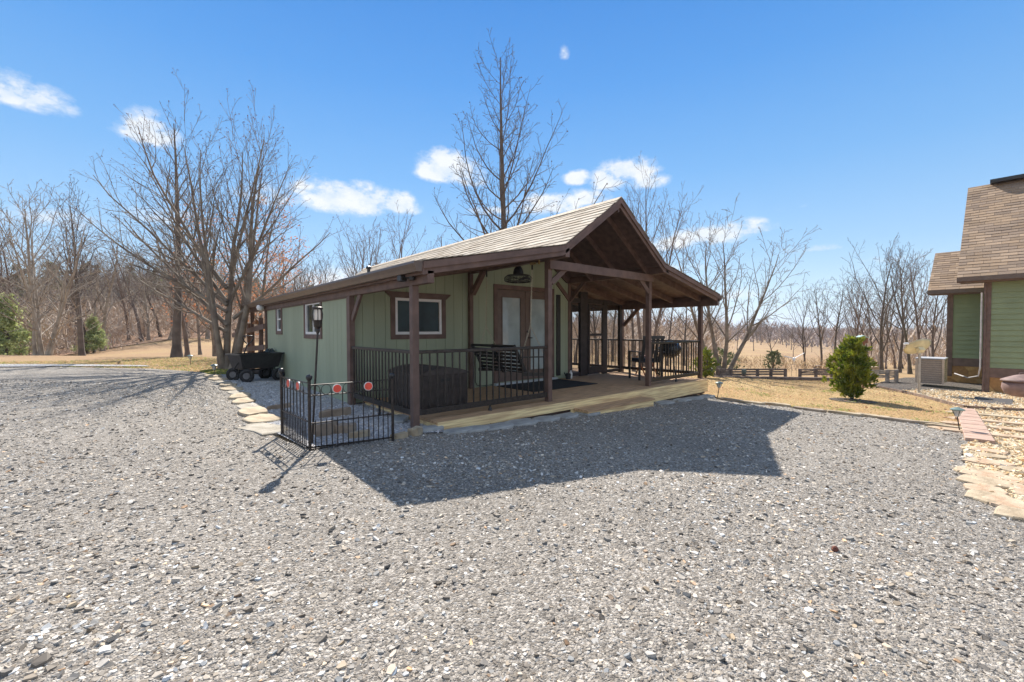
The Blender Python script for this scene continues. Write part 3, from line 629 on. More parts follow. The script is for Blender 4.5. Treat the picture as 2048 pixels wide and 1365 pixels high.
# ------------------------------------------------------------------ things on and about the porch
ps = empty('porch_swing', (5.05, 6.0, .45), label='black slatted porch swing hanging on chains from the porch beam', cat='swing')
y0, y1 = 5.42, 6.66
bt, bb = Vector((4.74, 0, .90)), Vector((4.98, 0, .47))
def pt(v, y): return (v.x, y, v.z)
mb = MB()
for i in range(7):
    c = bt.lerp(bb, i/6.4); mb.beam((c.x, y0, c.z), (c.x, y1, c.z), .016, .048, up=(bt-bb))
part(mb, 'backrest', m_black, ps)
for y in (y0+.02, (y0+y1)/2, y1-.02): part(MB().beam((bt.x-.02, y, bt.z+.02), (bb.x+.03, y, bb.z-.05), .035, .05, up=(1, 0, 0)), 'back_frame', m_black, ps)
mb = MB()
for i in range(6): mb.beam((5.0+i*.085, y0, .45-.012*i), (5.0+i*.085, y1, .45-.012*i), .065, .018)
part(mb, 'seat', m_black, ps)
for y in (y0, y1):
    part(MB().beam((4.80, y, .72), (5.50, y, .70), .06, .022).beam((5.46, y, .69), (5.40, y, .40), .035, .035, up=(1, 0, 0)).beam((4.9, y, .43), (5.52, y, .39), .03, .06), 'armrest', m_black, ps)
def chain(a, b, name='chain', root=ps, step=.045):
    a, b = Vector(a), Vector(b); n = int((b-a).length/step); d = (b-a).normalized(); mb = MB()
    x = d.cross(Vector((0, 0, 1) if abs(d.z) < .9 else (1, 0, 0))).normalized(); y = d.cross(x)
    for i in range(n):
        c = a+(b-a)*((i+.5)/n); q = x if i % 2 else y
        mb.tube([c+d*(.028*math.cos(t))+q*(.011*math.sin(t)) for t in np.linspace(0, 2*math.pi, 9)[:-1]], .0035, 4, closed=True)
    part(mb, name, m_chain, root)
for y, yt in ((y0, 5.34), (y1, 6.60)):
    k = (5.05, yt+(y-yt)*.55, 1.25); chain((5.05, yt, 2.2), k); chain(k, (5.46, y, .66)); chain(k, (4.86, y, .70))
    part(MB().tube([(5.05, yt, 2.31), (5.05, yt, 2.19)], .014, 8), 'hook', m_black, ps)
db = empty('deck_box', (3.4, 5.9, 0), label='dark brown wicker textured deck box with arched lid in the porch corner', cat='storage box')
bx0, bx1, by0, by1 = 2.97, 3.78, 5.42, 6.42
part(MB().box(bx0, bx1, by0, by1, .0, .53), 'box_body', m_resin, db, bevel=.012)
arch = [(bx0-.015+(bx1-bx0+.03)*t, .545+.085*math.sin(math.pi*t)**.7) for t in np.linspace(0, 1, 13)]
part(MB().prism([(x, by0-.015, z) for x, z in arch]+[(bx1+.015, by0-.015, .53), (bx0-.015, by0-.015, .53)], (0, by1-by0+.03, 0)), 'lid', m_resin, db)
mb = MB()
for i in range(9):
    for j in range(19):
        x = bx0+.06+i*.083; z = .04+j*.0255; s = 1 if i % 2 else -1
        for h in (0, 1): mb.beam((x+h*.036-.016, by0-.006, z+(.008 if h else -.008)), (x+h*.036+.016, by0-.006, z+(-.008 if h else .008)), .008, .012)
part(mb, 'weave', m_resin, db)
mb = MB()
for i in range(7):
    for j in range(19): mb.beam((bx0-.005, by0+.08+i*.14, .04+j*.0255-.006), (bx0-.005, by0+.14+i*.14, .04+j*.0255+.006), .008, .012)
part(mb, 'weave', m_resin, db)
part(MB().box(3.30, 3.46, by0-.016, by0-.010, .43, .475), 'handle', m_black, db)
mt = MB().box(5.65, 7.55, 5.92, 7.06, .002, .014).build('door_mat', mat('black_mat', (.012, .012, .014), .9, .5, 90, .8, 140)); tag(mt, 'large black rubber mat lying before the french doors', 'mat')
fan = empty('ceiling_fan', (5.5, 6.2, 2.1), label='black caged ceiling fan hanging under the porch beam', cat='fan')
part(MB().tube([(5.5, 6.2, 2.40), (5.5, 6.2, 2.66)], .014, 8), 'downrod', m_black, fan)
part(MB().lathe((5.5, 6.2, 2.22), [(.10, 0), (.10, .05), (.085, .11), (.05, .17), (.02, .19)], 20), 'motor_housing', m_black, fan, smooth=True)
mb = MB()
for r, z in ((.26, 2.18), (.27, 2.15), (.265, 2.12), (.24, 2.095), (.16, 2.085), (.07, 2.08), (.22, 2.21)):
    mb.tube([(5.5+r*math.cos(t), 6.2+r*math.sin(t), z) for t in np.linspace(0, 2*math.pi, 29)[:-1]], .006, 5, closed=True)
for k in range(26):
    t = 2*math.pi*k/26; cx, sy = math.cos(t), math.sin(t)
    mb.tube([(5.5+r*cx, 6.2+r*sy, z) for r, z in ((.09, 2.235), (.22, 2.21), (.268, 2.16), (.262, 2.11), (.16, 2.08), (.03, 2.078))], .003, 4)
part(mb, 'cage', m_black, fan)
mb = MB()
for k in range(4):
    t = 2*math.pi*k/4+.4; d = Vector((math.cos(t), math.sin(t), 0)); s = Vector((-d.y, d.x, 0)); c = Vector((5.5, 6.2, 2.15))
    mb.prism([c+d*.05-s*.03, c+d*.23-s*.06+Vector((0, 0, .015)), c+d*.23+s*.06-Vector((0, 0, .015)), c+d*.05+s*.03], (0, 0, .005))
part(mb, 'blades', m_black, fan)
jb = MB().box(4.98, 5.0, 5.2, 5.32, 2.26, 2.30).box(4.975, 5.0, 5.1, 5.12, 2.25, 2.32).build('hanger_bracket', mat('brass_bracket', (.4, .28, .12), .4, metal=.5)); tag(jb, 'small brass hanger bracket on the porch beam over the swing', 'bracket')
sc = empty('security_camera', (2.6, 5.0, 1.82), label='small black security camera fixed to the outer porch beam', cat='camera')
part(MB().lathe((2.575, 4.88, 1.79), [(.03, 0), (.034, .02), (.034, .06), (.03, .075)], 14), 'mount', m_black, sc)
part(MB().tube([(2.56, 4.9, 1.83), (2.54, 5.0, 1.83)], .012, 8), 'arm', m_black, sc)
part(MB().box(2.48, 2.57, 5.0, 5.1, 1.785, 1.87), 'camera_body', m_black, sc, bevel=.012)
fl = empty('flood_light', (2.55, 13.4, 1.8), label='white round flood light under the far eave corner', cat='light')
part(MB().tube([(2.60, 13.45, 1.80), (2.52, 13.35, 1.79)], .03, 10), 'base', m_black, fl)
part(MB().lathe((2.5, 13.3, 1.72), [(.02, 0), (.075, .02), (.095, .08), (.075, .14), (.02, .16)], 16), 'lamp_head', m_white, fl, smooth=True)
wc = empty('wind_chime', (2.66, 14.7, 1.4), label='small brown wind chime hanging at the cabin back corner', cat='wind chime')
part(MB().tube([(2.66, 14.7, 1.74), (2.66, 14.7, 1.5)], .006, 5), 'cord', m_black, wc)
part(MB().lathe((2.66, 14.7, 1.38), [(.10, 0), (.11, .03), (.05, .1), (.01, .14)], 14), 'bell', mat('rusty_copper', (.28, .12, .05), .6, .4, 20), wc)
for k in range(4): part(MB().tube([(2.6+.04*k, 14.7, 1.38), (2.6+.04*k, 14.7, 1.16)], .008, 6), 'tube', m_chain, wc)
hc = empty('hose_coil', (2.5, 12.4, .35), label='dark coiled garden hose hanging on the side wall behind the wagon', cat='hose')
mb = MB()
for k in range(13):
    rr = .33+.05*RNG.random(); xx = 2.60-.014*k; ph = RNG.uniform(0, 6)
    mb.tube([(xx+.012*math.sin(3*t+ph), 12.42+rr*.75*math.sin(t)+.01*math.sin(5*t+ph), .33+rr*math.cos(t)+.02*math.sin(2*t+ph)) for t in np.linspace(0, 2*math.pi, 33)[:-1]], .012, 6, closed=True)
part(mb, 'hose', mat('dark_teal_hose', (.02, .04, .045), .4, .3), hc, smooth=True)
part(MB().box(2.45, 2.62, 12.34, 12.5, .60, .68), 'hanger', m_black, hc)
# folding side table
ft = empty('folding_table', (10.0, 6.4, 0), label='small reddish brown folding wooden table behind the second porch post', cat='table')
m_red = mat('red_brown_teak', (.24, .09, .045), .5, .2, 12, stretch=(1, 8, 8))
tx, ty = 9.78, 6.15
mb = MB()
for i in range(5): mb.box(tx-.2, tx+.26, ty-.22+i*.092, ty-.14+i*.092, .50, .515)
part(mb, 'tabletop', m_red, ft)
for yy_ in (ty-.18, ty+.18):
    part(MB().beam((tx-.19, yy_, .0), (tx+.22, yy_+.01, .5), .022, .03, up=(1, 0, 0)), 'leg', m_red, ft); part(MB().beam((tx+.22, yy_-.03, .0), (tx-.17, yy_-.03, .5), .022, .03, up=(1, 0, 0)), 'leg', m_red, ft)
# black patio rocker behind the railing
def patio_chair(x, y, rz, label, group='patio chairs on the porch'):
    t = empty('patio_chair', (x, y, 0), rz, label, 'chair', group)
    Mx = Matrix.Translation((x, y, 0)) @ Matrix.Rotation(rz, 4, 'Z')
    def P(mb, n, m):
        mb.v = [tuple(Mx @ Vector(v)) for v in mb.v]; return part(mb, n, m, t)
    mb = MB()
    for i in range(6): mb.beam((-.26, -.24+i*.09, .42), (.26, -.24+i*.09, .42), .07, .02)
    P(mb, 'seat', m_black)
    mb = MB()
    for i in range(5): mb.beam((-.22+i*.11, .24, .44), (-.22+i*.11, .38, 1.0), .018, .07, up=(1, 0, 0))
    mb.beam((-.27, .38, 1.0), (.27, .38, 1.0), .03, .07); P(mb, 'backrest', m_black)
    for s in (-1, 1):
        P(MB().beam((s*.29, -.3, .66), (s*.29, .32, .66), .06, .025), 'armrest', m_black)
        P(MB().beam((s*.28, -.26, .0), (s*.28, -.26, .65), .04, .04, up=(1, 0, 0)), 'leg', m_black); P(MB().beam((s*.28, .24, .0), (s*.28, .24, .65), .04, .04, up=(1, 0, 0)), 'leg', m_black)
    P(MB().box(-.24, .24, -.24, .22, .43, .50), 'cushion', mat('navy_cushion', (.02, .035, .06), .9, .2))
    return t
patio_chair(9.15, 5.75, R_(150), 'black patio chair with navy cushion behind the front railing nearest the second post')
gb = empty('covered_grill', (9.8, 5.7, 0), label='dark kettle grill on legs standing in the right front corner of the porch', cat='grill')
part(MB().lathe((9.9, 5.55, .48), [(.05, 0), (.2, .06), (.27, .18), (.275, .22), (.27, .25), (.2, .36), (.05, .42)], 22), 'bowl', mat('enamel_black', (.02, .022, .026), .25, .1, spec=.6), gb, smooth=True)
for k in range(3):
    a = 2.1*k; part(MB().tube([(9.9+.14*math.cos(a), 5.55+.14*math.sin(a), .54), (9.9+.27*math.cos(a), 5.55+.27*math.sin(a), .0)], .012, 6), 'leg', m_black, gb)
part(MB().tube([(9.84, 5.55, .9), (9.84, 5.55, .94), (9.96, 5.55, .94), (9.96, 5.55, .9)], .01, 6), 'handle', m_black, gb)
wb = empty('white_jug', (7.93, 7.0, 0), label='small white plastic jug at the foot of the wall corner', cat='jug')
part(MB().lathe((7.93, 7.03, .0), [(.035, 0), (.04, .02), (.04, .13), (.02, .17), (.018, .2)], 12), 'jug_body', m_white, wb); part(MB().lathe((7.93, 7.03, .2), [(.022, 0), (.022, .02)], 10), 'cap', m_black, wb)
for x, y, h, nm, lb in ((7.78, 6.98, .16, 'watering_can', 'small dark watering can beside the white jug'),):
    e_ = empty(nm, (x, y, 0), label=lb, cat='watering can')
    part(MB().lathe((x, y, 0), [(.06, 0), (.06, .13), (.05, .14)], 14), 'can_body', m_black, e_); part(MB().tube([(x-.05, y, .03), (x-.14, y, .17)], .012, 6), 'spout', m_black, e_); part(MB().tube([(x+.05, y, .13), (x+.1, y, .1), (x+.06, y, .03)], .007, 6), 'handle', m_black, e_)

# ------------------------------------------------------------------ ornamental metal fence with red reflectors
m_red2 = mat('red_reflector', (.75, .07, .04), .3, .1, spec=.6)
def fence_panel(a, b, n, discs, label, endpost, rings=True):
    a, b = Vector(a), Vector(b); a.z = b.z = 0; za, zb = zt(a.x, a.y), zt(b.x, b.y); L = (b-a).length; d = (b-a)/L; g = (za+zb)/2; up = Vector((0, 0, 1))
    t = empty('garden_fence_panel', (a.x, a.y, za), 0, label, 'garden fence', 'metal garden fence panels')
    P = lambda u, z: a+d*u+up*(g+z)
    part(MB().tube([P(0, .69), P(L, .69)], .006, 6), 'top_rail', m_bronze, t)
    part(MB().tube([P(0, .58), P(L, .58)], .006, 6), 'upper_rail', m_bronze, t)
    part(MB().tube([P(0, .30), P(L, .30)], .007, 6), 'middle_rail', m_bronze, t)
    part(MB().tube([P(0, .035), P(L, .035)], .008, 6), 'bottom_rail', m_bronze, t)
    w = L/(n+1)
    for i in range(n):
        part(MB().tube([P(w*(i+1), .02), P(w*(i+1), .60), P(w*(i+1), .64)], [.006, .006, .001], 6), 'bar', m_bronze, t)
    for i in range(n+1): part(MB().tube([P(w*(i+.5), .02), P(w*(i+.5), .31), P(w*(i+.5), .335)], [.006, .006, .001], 6), 'short_bar', m_bronze, t)
    for i in range(n+1):
        c = P(w*(i+.5), .635)
        if i in discs:
            sd_ = Vector((-d.y, d.x, 0))
            r = part(MB().tube([c-sd_*.006, c+sd_*.006], .047, 22), 'reflector', m_white, t)
            part(MB().tube([c-sd_*.010, c+sd_*.010], .041, 22), 'reflector_lens', m_red2, t, r)
        elif rings and i < n-0: part(MB().tube([c+d*(.047*math.cos(q))+up*(.05*math.sin(q)) for q in np.linspace(0, 2*math.pi, 21)[:-1]], .0035, 5, closed=True), 'ring', m_bronze, t)
    for e in endpost:
        p = a if e == 0 else b; z = za if e == 0 else zb
        q = part(MB().tube([(p.x, p.y, z-.05), (p.x, p.y, z+.72)], .016, 10), 'post', m_bronze, t)
        part(MB().lathe((p.x, p.y, z+.72), [(.018, 0), (.026, .012), (.032, .03), (.028, .05), (.012, .062)], 14), 'finial', m_black, t, q, smooth=True)
fence_panel((1.24, 5.52, 0), (1.285, 4.68, 0), 7, (2, 5), 'metal garden fence panel running back along the gravel beside the flat stones', (0,))
fence_panel((1.30, 4.66, 0), (2.16, 4.58, 0), 7, (2, 5), 'metal garden fence panel facing the driveway in front of the torch', (0, 1))
# garden torch
tl = empty('garden_torch', (1.42, 4.95, zt(1.42, 4.95)), label='tall solar garden torch with frosted lamp leaning by the metal fence corner', cat='garden light')
b0, b1 = Vector((1.385, 4.90, -.1)), Vector((1.462, 4.90, 1.17))
part(MB().tube([b0, b1], .011, 8), 'pole', m_bronze, tl)
hz_ = b1; part(MB().lathe(hz_, [(.013, -.03), (.022, 0), (.018, .02), (.038, .045), (.045, .10), (.05, .115)], 16), 'basket', m_bronze, tl)
part(MB().lathe(hz_, [(.026, .09), (.030, .12), (.030, .20), (.028, .235)], 16), 'lamp_shade', leafy(mat('frosted_lamp', (.85, .82, .78), .3, .03), .6), tl, smooth=True)
for k in range(6):
    a = k*math.pi/3+.3; part(MB().tube([hz_+Vector((r*math.cos(a), r*math.sin(a), z)) for r, z in ((.042, .1), (.054, .14), (.056, .18), (.046, .235))], .005, 5), 'rib', m_bronze, tl)
part(MB().lathe(hz_, [(.05, .23), (.054, .236), (.054, .252), (.045, .258)], 18), 'solar_cap', m_bronze, tl)
# path lights
def path_light(p, label, h=.36, lean=0.):
    t = empty('path_light', p, 0, label, 'path light', 'solar path lights'); p = Vector(p); q = p+Vector((lean*h*R0.x, lean*h*R0.y, h))
    part(MB().tube([p-Vector((0, 0, .04)), p.lerp(q, .62)], .008, 6), 'stake', m_black, t)
    b = p.lerp(q, .62)
    part(MB().lathe(b, [(.02, 0), (.03, .01), (.055, .10)], 12), 'lens', mat('clear_lens', (.5, .5, .47), .15, .1, spec=.7), t)
    for k in range(4): a = k*math.pi/2+.5; part(MB().tube([b+Vector((.022*math.cos(a), .022*math.sin(a), 0)), b+Vector((.066*math.cos(a), .066*math.sin(a), .1))], .004, 4), 'rib', m_black, t)
    part(MB().lathe(b+Vector((0, 0, .1)), [(.085, 0), (.085, .012), (.05, .03), (.01, .045)], 16), 'solar_cap', mat('grey_green_cap', (.16, .22, .20), .3, .1), t)
path_light(G(1434, 798), 'solar path light at the lawn edge by the right end of the deck', .40, .18)
path_light(G(1921, 866), 'solar path light beside the row of pinkish edging bricks', .40, -.22)
path_light(G(428, 755), 'solar path light on the moss under the big maple', .30, .05)
path_light(at_depth(379, 13.8), 'solar path light on the dry grass behind the driveway', .30, .02)
# dump wagon
wg = empty('garden_wagon', (2.0, 12.0, 0), label='black poly dump wagon with pneumatic tyres parked by the cabin wall', cat='wagon')
m_tyre = mat('tyre_rubber', (.02, .02, .022), .85, .2, 30, .3)
wx0, wx1, wy0, wy1, wz = 1.52, 2.50, 11.45, 12.02, .0
top = [(wx0, wy0), (wx1, wy0), (wx1, wy1), (wx0, wy1)]; bot = [(wx0+.08, wy0+.06), (wx1-.08, wy0+.06), (wx1-.08, wy1-.06), (wx0+.08, wy1-.06)]
mb = MB(); vs = [(x, y, .62) for x, y in top]+[(x, y, .30) for x, y in bot]+[(x+(.02 if x < 2 else -.02), y+(.02 if y < 11.7 else -.02), .62) for x, y in top]+[(x, y, .32) for x, y in bot]
mb.add(vs, [(0, 1, 5, 4), (1, 2, 6, 5), (2, 3, 7, 6), (3, 0, 4, 7), (4, 5, 6, 7), (8, 12, 13, 9), (9, 13, 14, 10), (10, 14, 15, 11), (11, 15, 12, 8), (12, 15, 14, 13), (0, 8, 9, 1), (1, 9, 10, 2), (2, 10, 11, 3), (3, 11, 8, 0)])
part(mb, 'tub', mat('black_poly', (.022, .02, .022), .5, .2, 12), wg)
part(MB().box(wx0-.03, wx1+.03, wy0-.03, wy0+.0, .60, .63).box(wx0-.03, wx1+.03, wy1, wy1+.03, .60, .63).box(wx0-.03, wx0, wy0, wy1, .60, .63).box(wx1, wx1+.03, wy0, wy1, .60, .63), 'rim', m_black, wg)
part(MB().tube([(1.62, 11.73, .26), (2.42, 11.73, .26)], .018, 8).tube([(1.66, 11.5, .14), (1.72, 11.6, .28), (1.72, 11.86, .28), (1.66, 11.96, .14)], .014, 8).tube([(2.34, 11.5, .14), (2.3, 11.6, .28), (2.3, 11.86, .28), (2.34, 11.96, .14)], .014, 8), 'chassis', m_black, wg)
for x in (1.64, 2.36):
    for y in (11.42, 12.0):
        z = .145+zt(x, y); sa, ca = (math.sin(.75), math.cos(.75)) if x < 2 else (0., 1.)
        rw = part(MB().tube([(x-.045*sa, y-.045*ca, z), (x+.045*sa, y+.045*ca, z)], .07, 16), 'wheel', mat('grey_rim', (.12, .12, .13), .4, metal=.4), wg)
        part(MB().tube([(x+.11*math.cos(q)*ca, y-.11*math.cos(q)*sa, z+.11*math.sin(q)) for q in np.linspace(0, 2*math.pi, 23)[:-1]], .042, 10, closed=True), 'tyre', m_tyre, wg, rw, smooth=True)
part(MB().tube([(1.60, 11.73, .24), (1.52, 11.73, .3), (1.62, 11.5, .62), (1.66, 11.42, .84)], .014, 8), 'handle_shaft', m_black, wg)
c0 = Vector((1.67, 11.40, .94)); dx_ = R0
part(MB().tube([c0+dx_*a+Vector((0, 0, b)) for a, b in ((0, -.10), (-.06, -.05), (-.11, .03), (-.10, .075), (0, .085), (.10, .075), (.11, .03), (.06, -.05))], .013, 8, closed=True), 'handle', m_black, wg, smooth=True)
wg.rotation_euler = (0, 0, R_(18)); wg.scale = (1., 1., 1.04); wg.location = (1.99, 11.9, .0)
lg = MB().tube([(1.95, 12.9, .14), (2.6, 12.5, .12)], .07, 10).build('fallen_log', mat('dark_bark', (.05, .04, .035), .9, .4, 20, .6)); tag(lg, 'dark log lying behind the wagon wheels', 'log')

# ------------------------------------------------------------------ flat stones
m_tanst = mat('tan_sandstone', (.30, .23, .15), .85, .3, 7, .8, 40, col2=(.47, .385, .27)); m_tanst2 = mat('grey_tan_sandstone', (.25, .22, .17), .85, .3, 7, .8, 40, col2=(.40, .36, .30)); m_grst = mat('grey_slate', (.27, .27, .26), .8, .2, 5, .5, 40, col2=(.40, .40, .385)); m_orst = mat('orange_sandstone', (.38, .25, .155), .85, .3, 6, .8, 40, col2=(.50, .40, .29))
m_brst = mat('brown_fieldstone', (.24, .18, .13), .85, .3, 8, .6, 30, col2=(.36, .29, .22))
def stone(c, l, w, h, rz, m, label, group, name='flagstone', cat='stone', z=None, seed=None, tilt=0):
    r = random.Random(seed if seed is not None else int(c[0]*977+c[1]*331)); n = 11; pts = []
    for k in range(n):
        a = 2*math.pi*k/n+r.uniform(-.22, .22); sq = 1/max(abs(math.cos(a)), abs(math.sin(a)))*.62+.3
        pts.append((math.cos(a)*l/2*sq*r.uniform(.74, 1.12), math.sin(a)*w/2*sq*r.uniform(.74, 1.12)))
    bm = bmesh.new(); rings = []
    for zz, s in ((-.03, .97), (h*.55, 1.0), (h*.9, .97), (h, .90)):
        rings.append([bm.verts.new((x*s, y*s, zz+(r.uniform(-.1, .1)*h if zz > h*.5 else 0)+tilt*x)) for x, y in pts])
    for a, b in zip(rings, rings[1:]):
        for k in range(n): bm.faces.new((a[k], a[(k+1) % n], b[(k+1) % n], b[k]))
    cv = bm.verts.new((0, 0, h*1.0)); t = rings[-1]
    for k in range(n): bm.faces.new((t[k], t[(k+1) % n], cv))
    bm.faces.new(rings[0][::-1])
    me = bpy.data.meshes.new(name); bm.to_mesh(me); bm.free(); me.materials.append(m)
    o = bpy.data.objects.new(name, me); C.objects.link(o); o.location = (c[0], c[1], zt(c[0], c[1]) if z is None else z); o.rotation_euler = (0, 0, rz); tag(o, label, cat, group); return o
ORD = ['first', 'second', 'third', 'fourth', 'fifth', 'sixth', 'seventh', 'eighth', 'ninth', 'tenth', 'eleventh', 'twelfth', 'thirteenth', 'fourteenth', 'fifteenth', 'sixteenth']
edge = [((1.17, 5.95), .72, .44), ((1.22, 6.58), .66, .42), ((1.26, 7.18), .62, .40), ((1.29, 7.76), .64, .42), ((1.32, 8.34), .6, .38), ((1.34, 8.94), .66, .4), ((1.36, 9.55), .64, .38), ((1.38, 10.15), .64, .4), ((1.40, 10.8), .66, .4), ((1.41, 11.5), .7, .38), ((1.40, 12.2), .7, .42), ((1.36, 12.95), .75, .44)]
for i, (c, l, w_) in enumerate(edge):
    stone((c[0]+RNG.uniform(-.05, .04), c[1]), l*RNG.uniform(1.15, 1.3), w_*RNG.uniform(.8, 1.1), .028+.012*(i % 3), R_(90)+RNG.uniform(-.3, .3), m_tanst if i % 3 else m_tanst2, 'tan flat edging stone, %s counting back from the metal fence post' % ORD[i], 'tan stones edging the pale gravel')
deckst = [(905, 862, .34, .17), (945, 862, .42, .2), (993, 857, .42, .22), (1040, 849, .44, .24), (1083, 840, .38, .2), (1123, 832, .36, .2), (1160, 826, .34, .24), (1330, 808, .42, .22), (1352, 801, .4, .2), (1378, 797, .4, .2), (1405, 794, .45, .22)]
for i, (px, py, l, w_) in enumerate(deckst):
    p = G(px, py); stone((p.x, min(p.y, 4.58)), l*1.3, w_*1.5, .040, RNG.uniform(-.12, .12), m_grst, 'grey slate slab under the deck front, %s from the left' % ORD[i], 'grey slate slabs along the deck')
p = G(852, 866); stone((p.x, p.y+.02), .62, .16, .06, R_(0), m_grst, 'long grey slab between the left porch post and the deck corner', None)
p = G(832, 872); stone((p.x-.0, p.y), .20, .12, .10, .3, m_tanst, 'pale chunky rock at the foot of the left porch post', None, 'rock', 'rock')
for i, (px, py, l, w_, h, a, m, lb) in enumerate([(800, 845, .5, .26, .05, .9, m_grst, 'rounded grey slab beside the left porch post inside the bed'), (760, 815, .5, .3, .04, 1.2, m_grst, 'bluish grey slab under the side railing'),
        (725, 800, .4, .24, .04, .8, m_grst, 'small grey slab by the wall corner'), (672, 835, .55, .14, .10, .15, m_brst, 'long brown rock lying in the middle of the pale gravel bed'), (648, 872, .34, .22, .13, .3, m_brst, 'brown rock behind the front fence panel on its left'),
        (690, 868, .34, .22, .10, -.2, m_brst, 'brown rock behind the front fence panel next to the larger one'), (560, 820, .4, .12, .06, .2, m_brst, 'thin brown rock behind the side fence panel'), (575, 768, .6, .3, .03, .4, m_grst, 'thin grey slab near the wagon wheel'),
        (720, 878, .3, .1, .07, .1, m_tanst, 'tan rock at the foot of the front fence panel'), (800, 878, .25, .08, .05, .1, m_tanst, 'small tan rock between fence end and porch post')]):
    p = G(px, py); stone((p.x, p.y), l, w_, h, a, m, lb, None, 'rock', 'rock', z=p.z+.02)
lawnst = [(1462, 803), (1500, 808), (1552, 812), (1618, 822), (1688, 830), (1745, 836), (1790, 843), (1850, 850), (1898, 858)]
for i, (px, py) in enumerate(lawnst):
    p = G(px, py); stone((p.x, p.y), .62, .15, .055, R_(-92)+.1*math.sin(i), m_tanst if i % 3 else m_brst, 'flat stone edging the lawn, %s from the deck end' % ORD[i], 'flat stones between lawn and gravel')
path = [(1985, 917, .5, .2), (1975, 930, .85, .24), (1960, 950, .7, .26), (1980, 958, .9, .26), (1985, 972, 1., .3), (1972, 985, .6, .22), (1975, 1000, .55, .3), (2010, 1012, .5, .24), (2035, 1035, .5, .26), (1970, 905, .9, .2), (2030, 945, .5, .2), (2060, 990, .5, .3)]
for i, (px, py, l, w_) in enumerate(path):
    p = G(px, py); stone((p.x, p.y), w_*1.35, l*.55, .036, .1*math.sin(i*2.), m_orst if i % 2 else m_tanst, 'orange tan flagstone at the right edge of the gravel, %s from the lamp' % ORD[i], 'flagstones at the edge of the pebble bed')
for i, (px, py) in enumerate([(2015, 838), (2010, 850), (2010, 862), (2020, 878)]):
    p = G(px, py); stone((p.x, p.y), .28, 1.9, .05, .06, m_orst if i else m_tanst, 'long flat step stone in the pebbles, %s from the main house' % ORD[i], 'long step stones in the pebble bed')
m_brick = mat('pink_paver', (.36, .235, .18), .85, .3, 6, .6, 60, col2=(.48, .34, .27))
for i in range(8):
    a, b = G(1930, 822), G(1960, 888); c = a.lerp(b, (i+.5)/8); d = (b-a).normalized(); s = Vector((-d.y, d.x, 0)); l = (b-a).length/8*.46
    c.z = zt(c.x, c.y)
    mb = MB().prism([c-d*l-s*.14, c+d*l-s*.14, c+d*l+s*.14, c-d*l+s*.14], (0, 0, .06)); o = mb.build('paver', m_brick, bevel=.006); tag(o, 'pinkish paver in the edging row, %s from the main house' % ORD[i], 'paver', 'pinkish pavers edging the lawn')
mb = MB(); pl = [G(x, y) for x, y in ((1748, 775), (1800, 786), (1850, 797), (1890, 808), (1930, 818), (1990, 822), (2070, 825))]
for a, b in zip(pl, pl[1:]): mb.beam(a+Vector((0, 0, .03)), b+Vector((0, 0, .03)), .05, .09)
tag(mb.build('garden_edging', mat('weathered_timber', (.17, .12, .09), .8, .3, 8, .4)), 'low weathered timber edging curving between lawn and pebbles', 'edging')
mb = MB(); c = G(1985, 806)
st_ = empty('stepping_mat', c, 0, 'black rubber stepping mat moulded like planks on the pebbles', 'mat')
for i in range(5): part(MB().box(c.x-.75+i*.3, c.x-.47+i*.3, c.y-.33, c.y+.33, c.z+.01, c.z+.045), 'plank', mat('charcoal_rubber', (.06, .055, .055), .8, .3, 20, .4), st_, bevel=.008)
cone = G(1670, 1105); o = MB().lathe((cone.x, cone.y, cone.z+.004), [(.006, 0), (.018, .008), (.02, .016), (.012, .03), (.003, .036)], 9).build('pine_cone', mat('pine_cone_brown', (.12, .04, .025), .8, .5, 200)); tag(o, 'small dark reddish cone lying on the gravel', 'cone')

# ------------------------------------------------------------------ main house at the right
mh = empty('main_house', (19.9, .65, zt(15, .5)), label='larger green house with steep tan shingle roof and stone footing', cat='house')
m_lap = mat('green_lap_siding', (.22, .265, .145), .6, .06, 2, .2, 60)
m_fstone = bpy.data.materials.new('amber_fieldstone'); m_fstone.use_nodes = True
def fstone():
    t = m_fstone.node_tree; b = t.nodes['Principled BSDF']; b.inputs['Roughness'].default_value = .8; tc = N(t, 'ShaderNodeTexCoord')
    vo = N(t, 'ShaderNodeTexVoronoi'); vo.inputs['Scale'].default_value = 2.6; ve = N(t, 'ShaderNodeTexVoronoi', feature='DISTANCE_TO_EDGE'); ve.inputs['Scale'].default_value = 2.6
    t.links.new(tc.outputs['Object'], vo.inputs['Vector']); t.links.new(tc.outputs['Object'], ve.inputs['Vector'])
    s = N(t, 'ShaderNodeSeparateColor'); t.links.new(vo.outputs['Color'], s.inputs[0]); cr = N(t, 'ShaderNodeValToRGB'); e = cr.color_ramp.elements
    e[0].color = (.22, .11, .045, 1); e[1].color = (.55, .38, .17, 1); x = e.new(.5); x.color = (.45, .24, .08, 1); t.links.new(s.outputs[0], cr.inputs[0])
    no = N(t, 'ShaderNodeTexNoise'); no.inputs['Scale'].default_value = 14; t.links.new(tc.outputs['Object'], no.inputs['Vector'])
    v = N(t, 'ShaderNodeVectorMath', operation='SCALE'); t.links.new(cr.outputs[0], v.inputs[0]); t.links.new(M_(t, 'ADD', .6, M_(t, 'MULTIPLY', no.outputs[0], .8)), v.inputs['Scale'])
    t.links.new(v.outputs[0], b.inputs['Base Color'])
    bp = N(t, 'ShaderNodeBump'); bp.inputs['Distance'].default_value = .04; t.links.new(M_(t, 'MINIMUM', ve.outputs[0], .08), bp.inputs['Height']); t.links.new(bp.outputs[0], b.inputs['Normal'])
fstone()
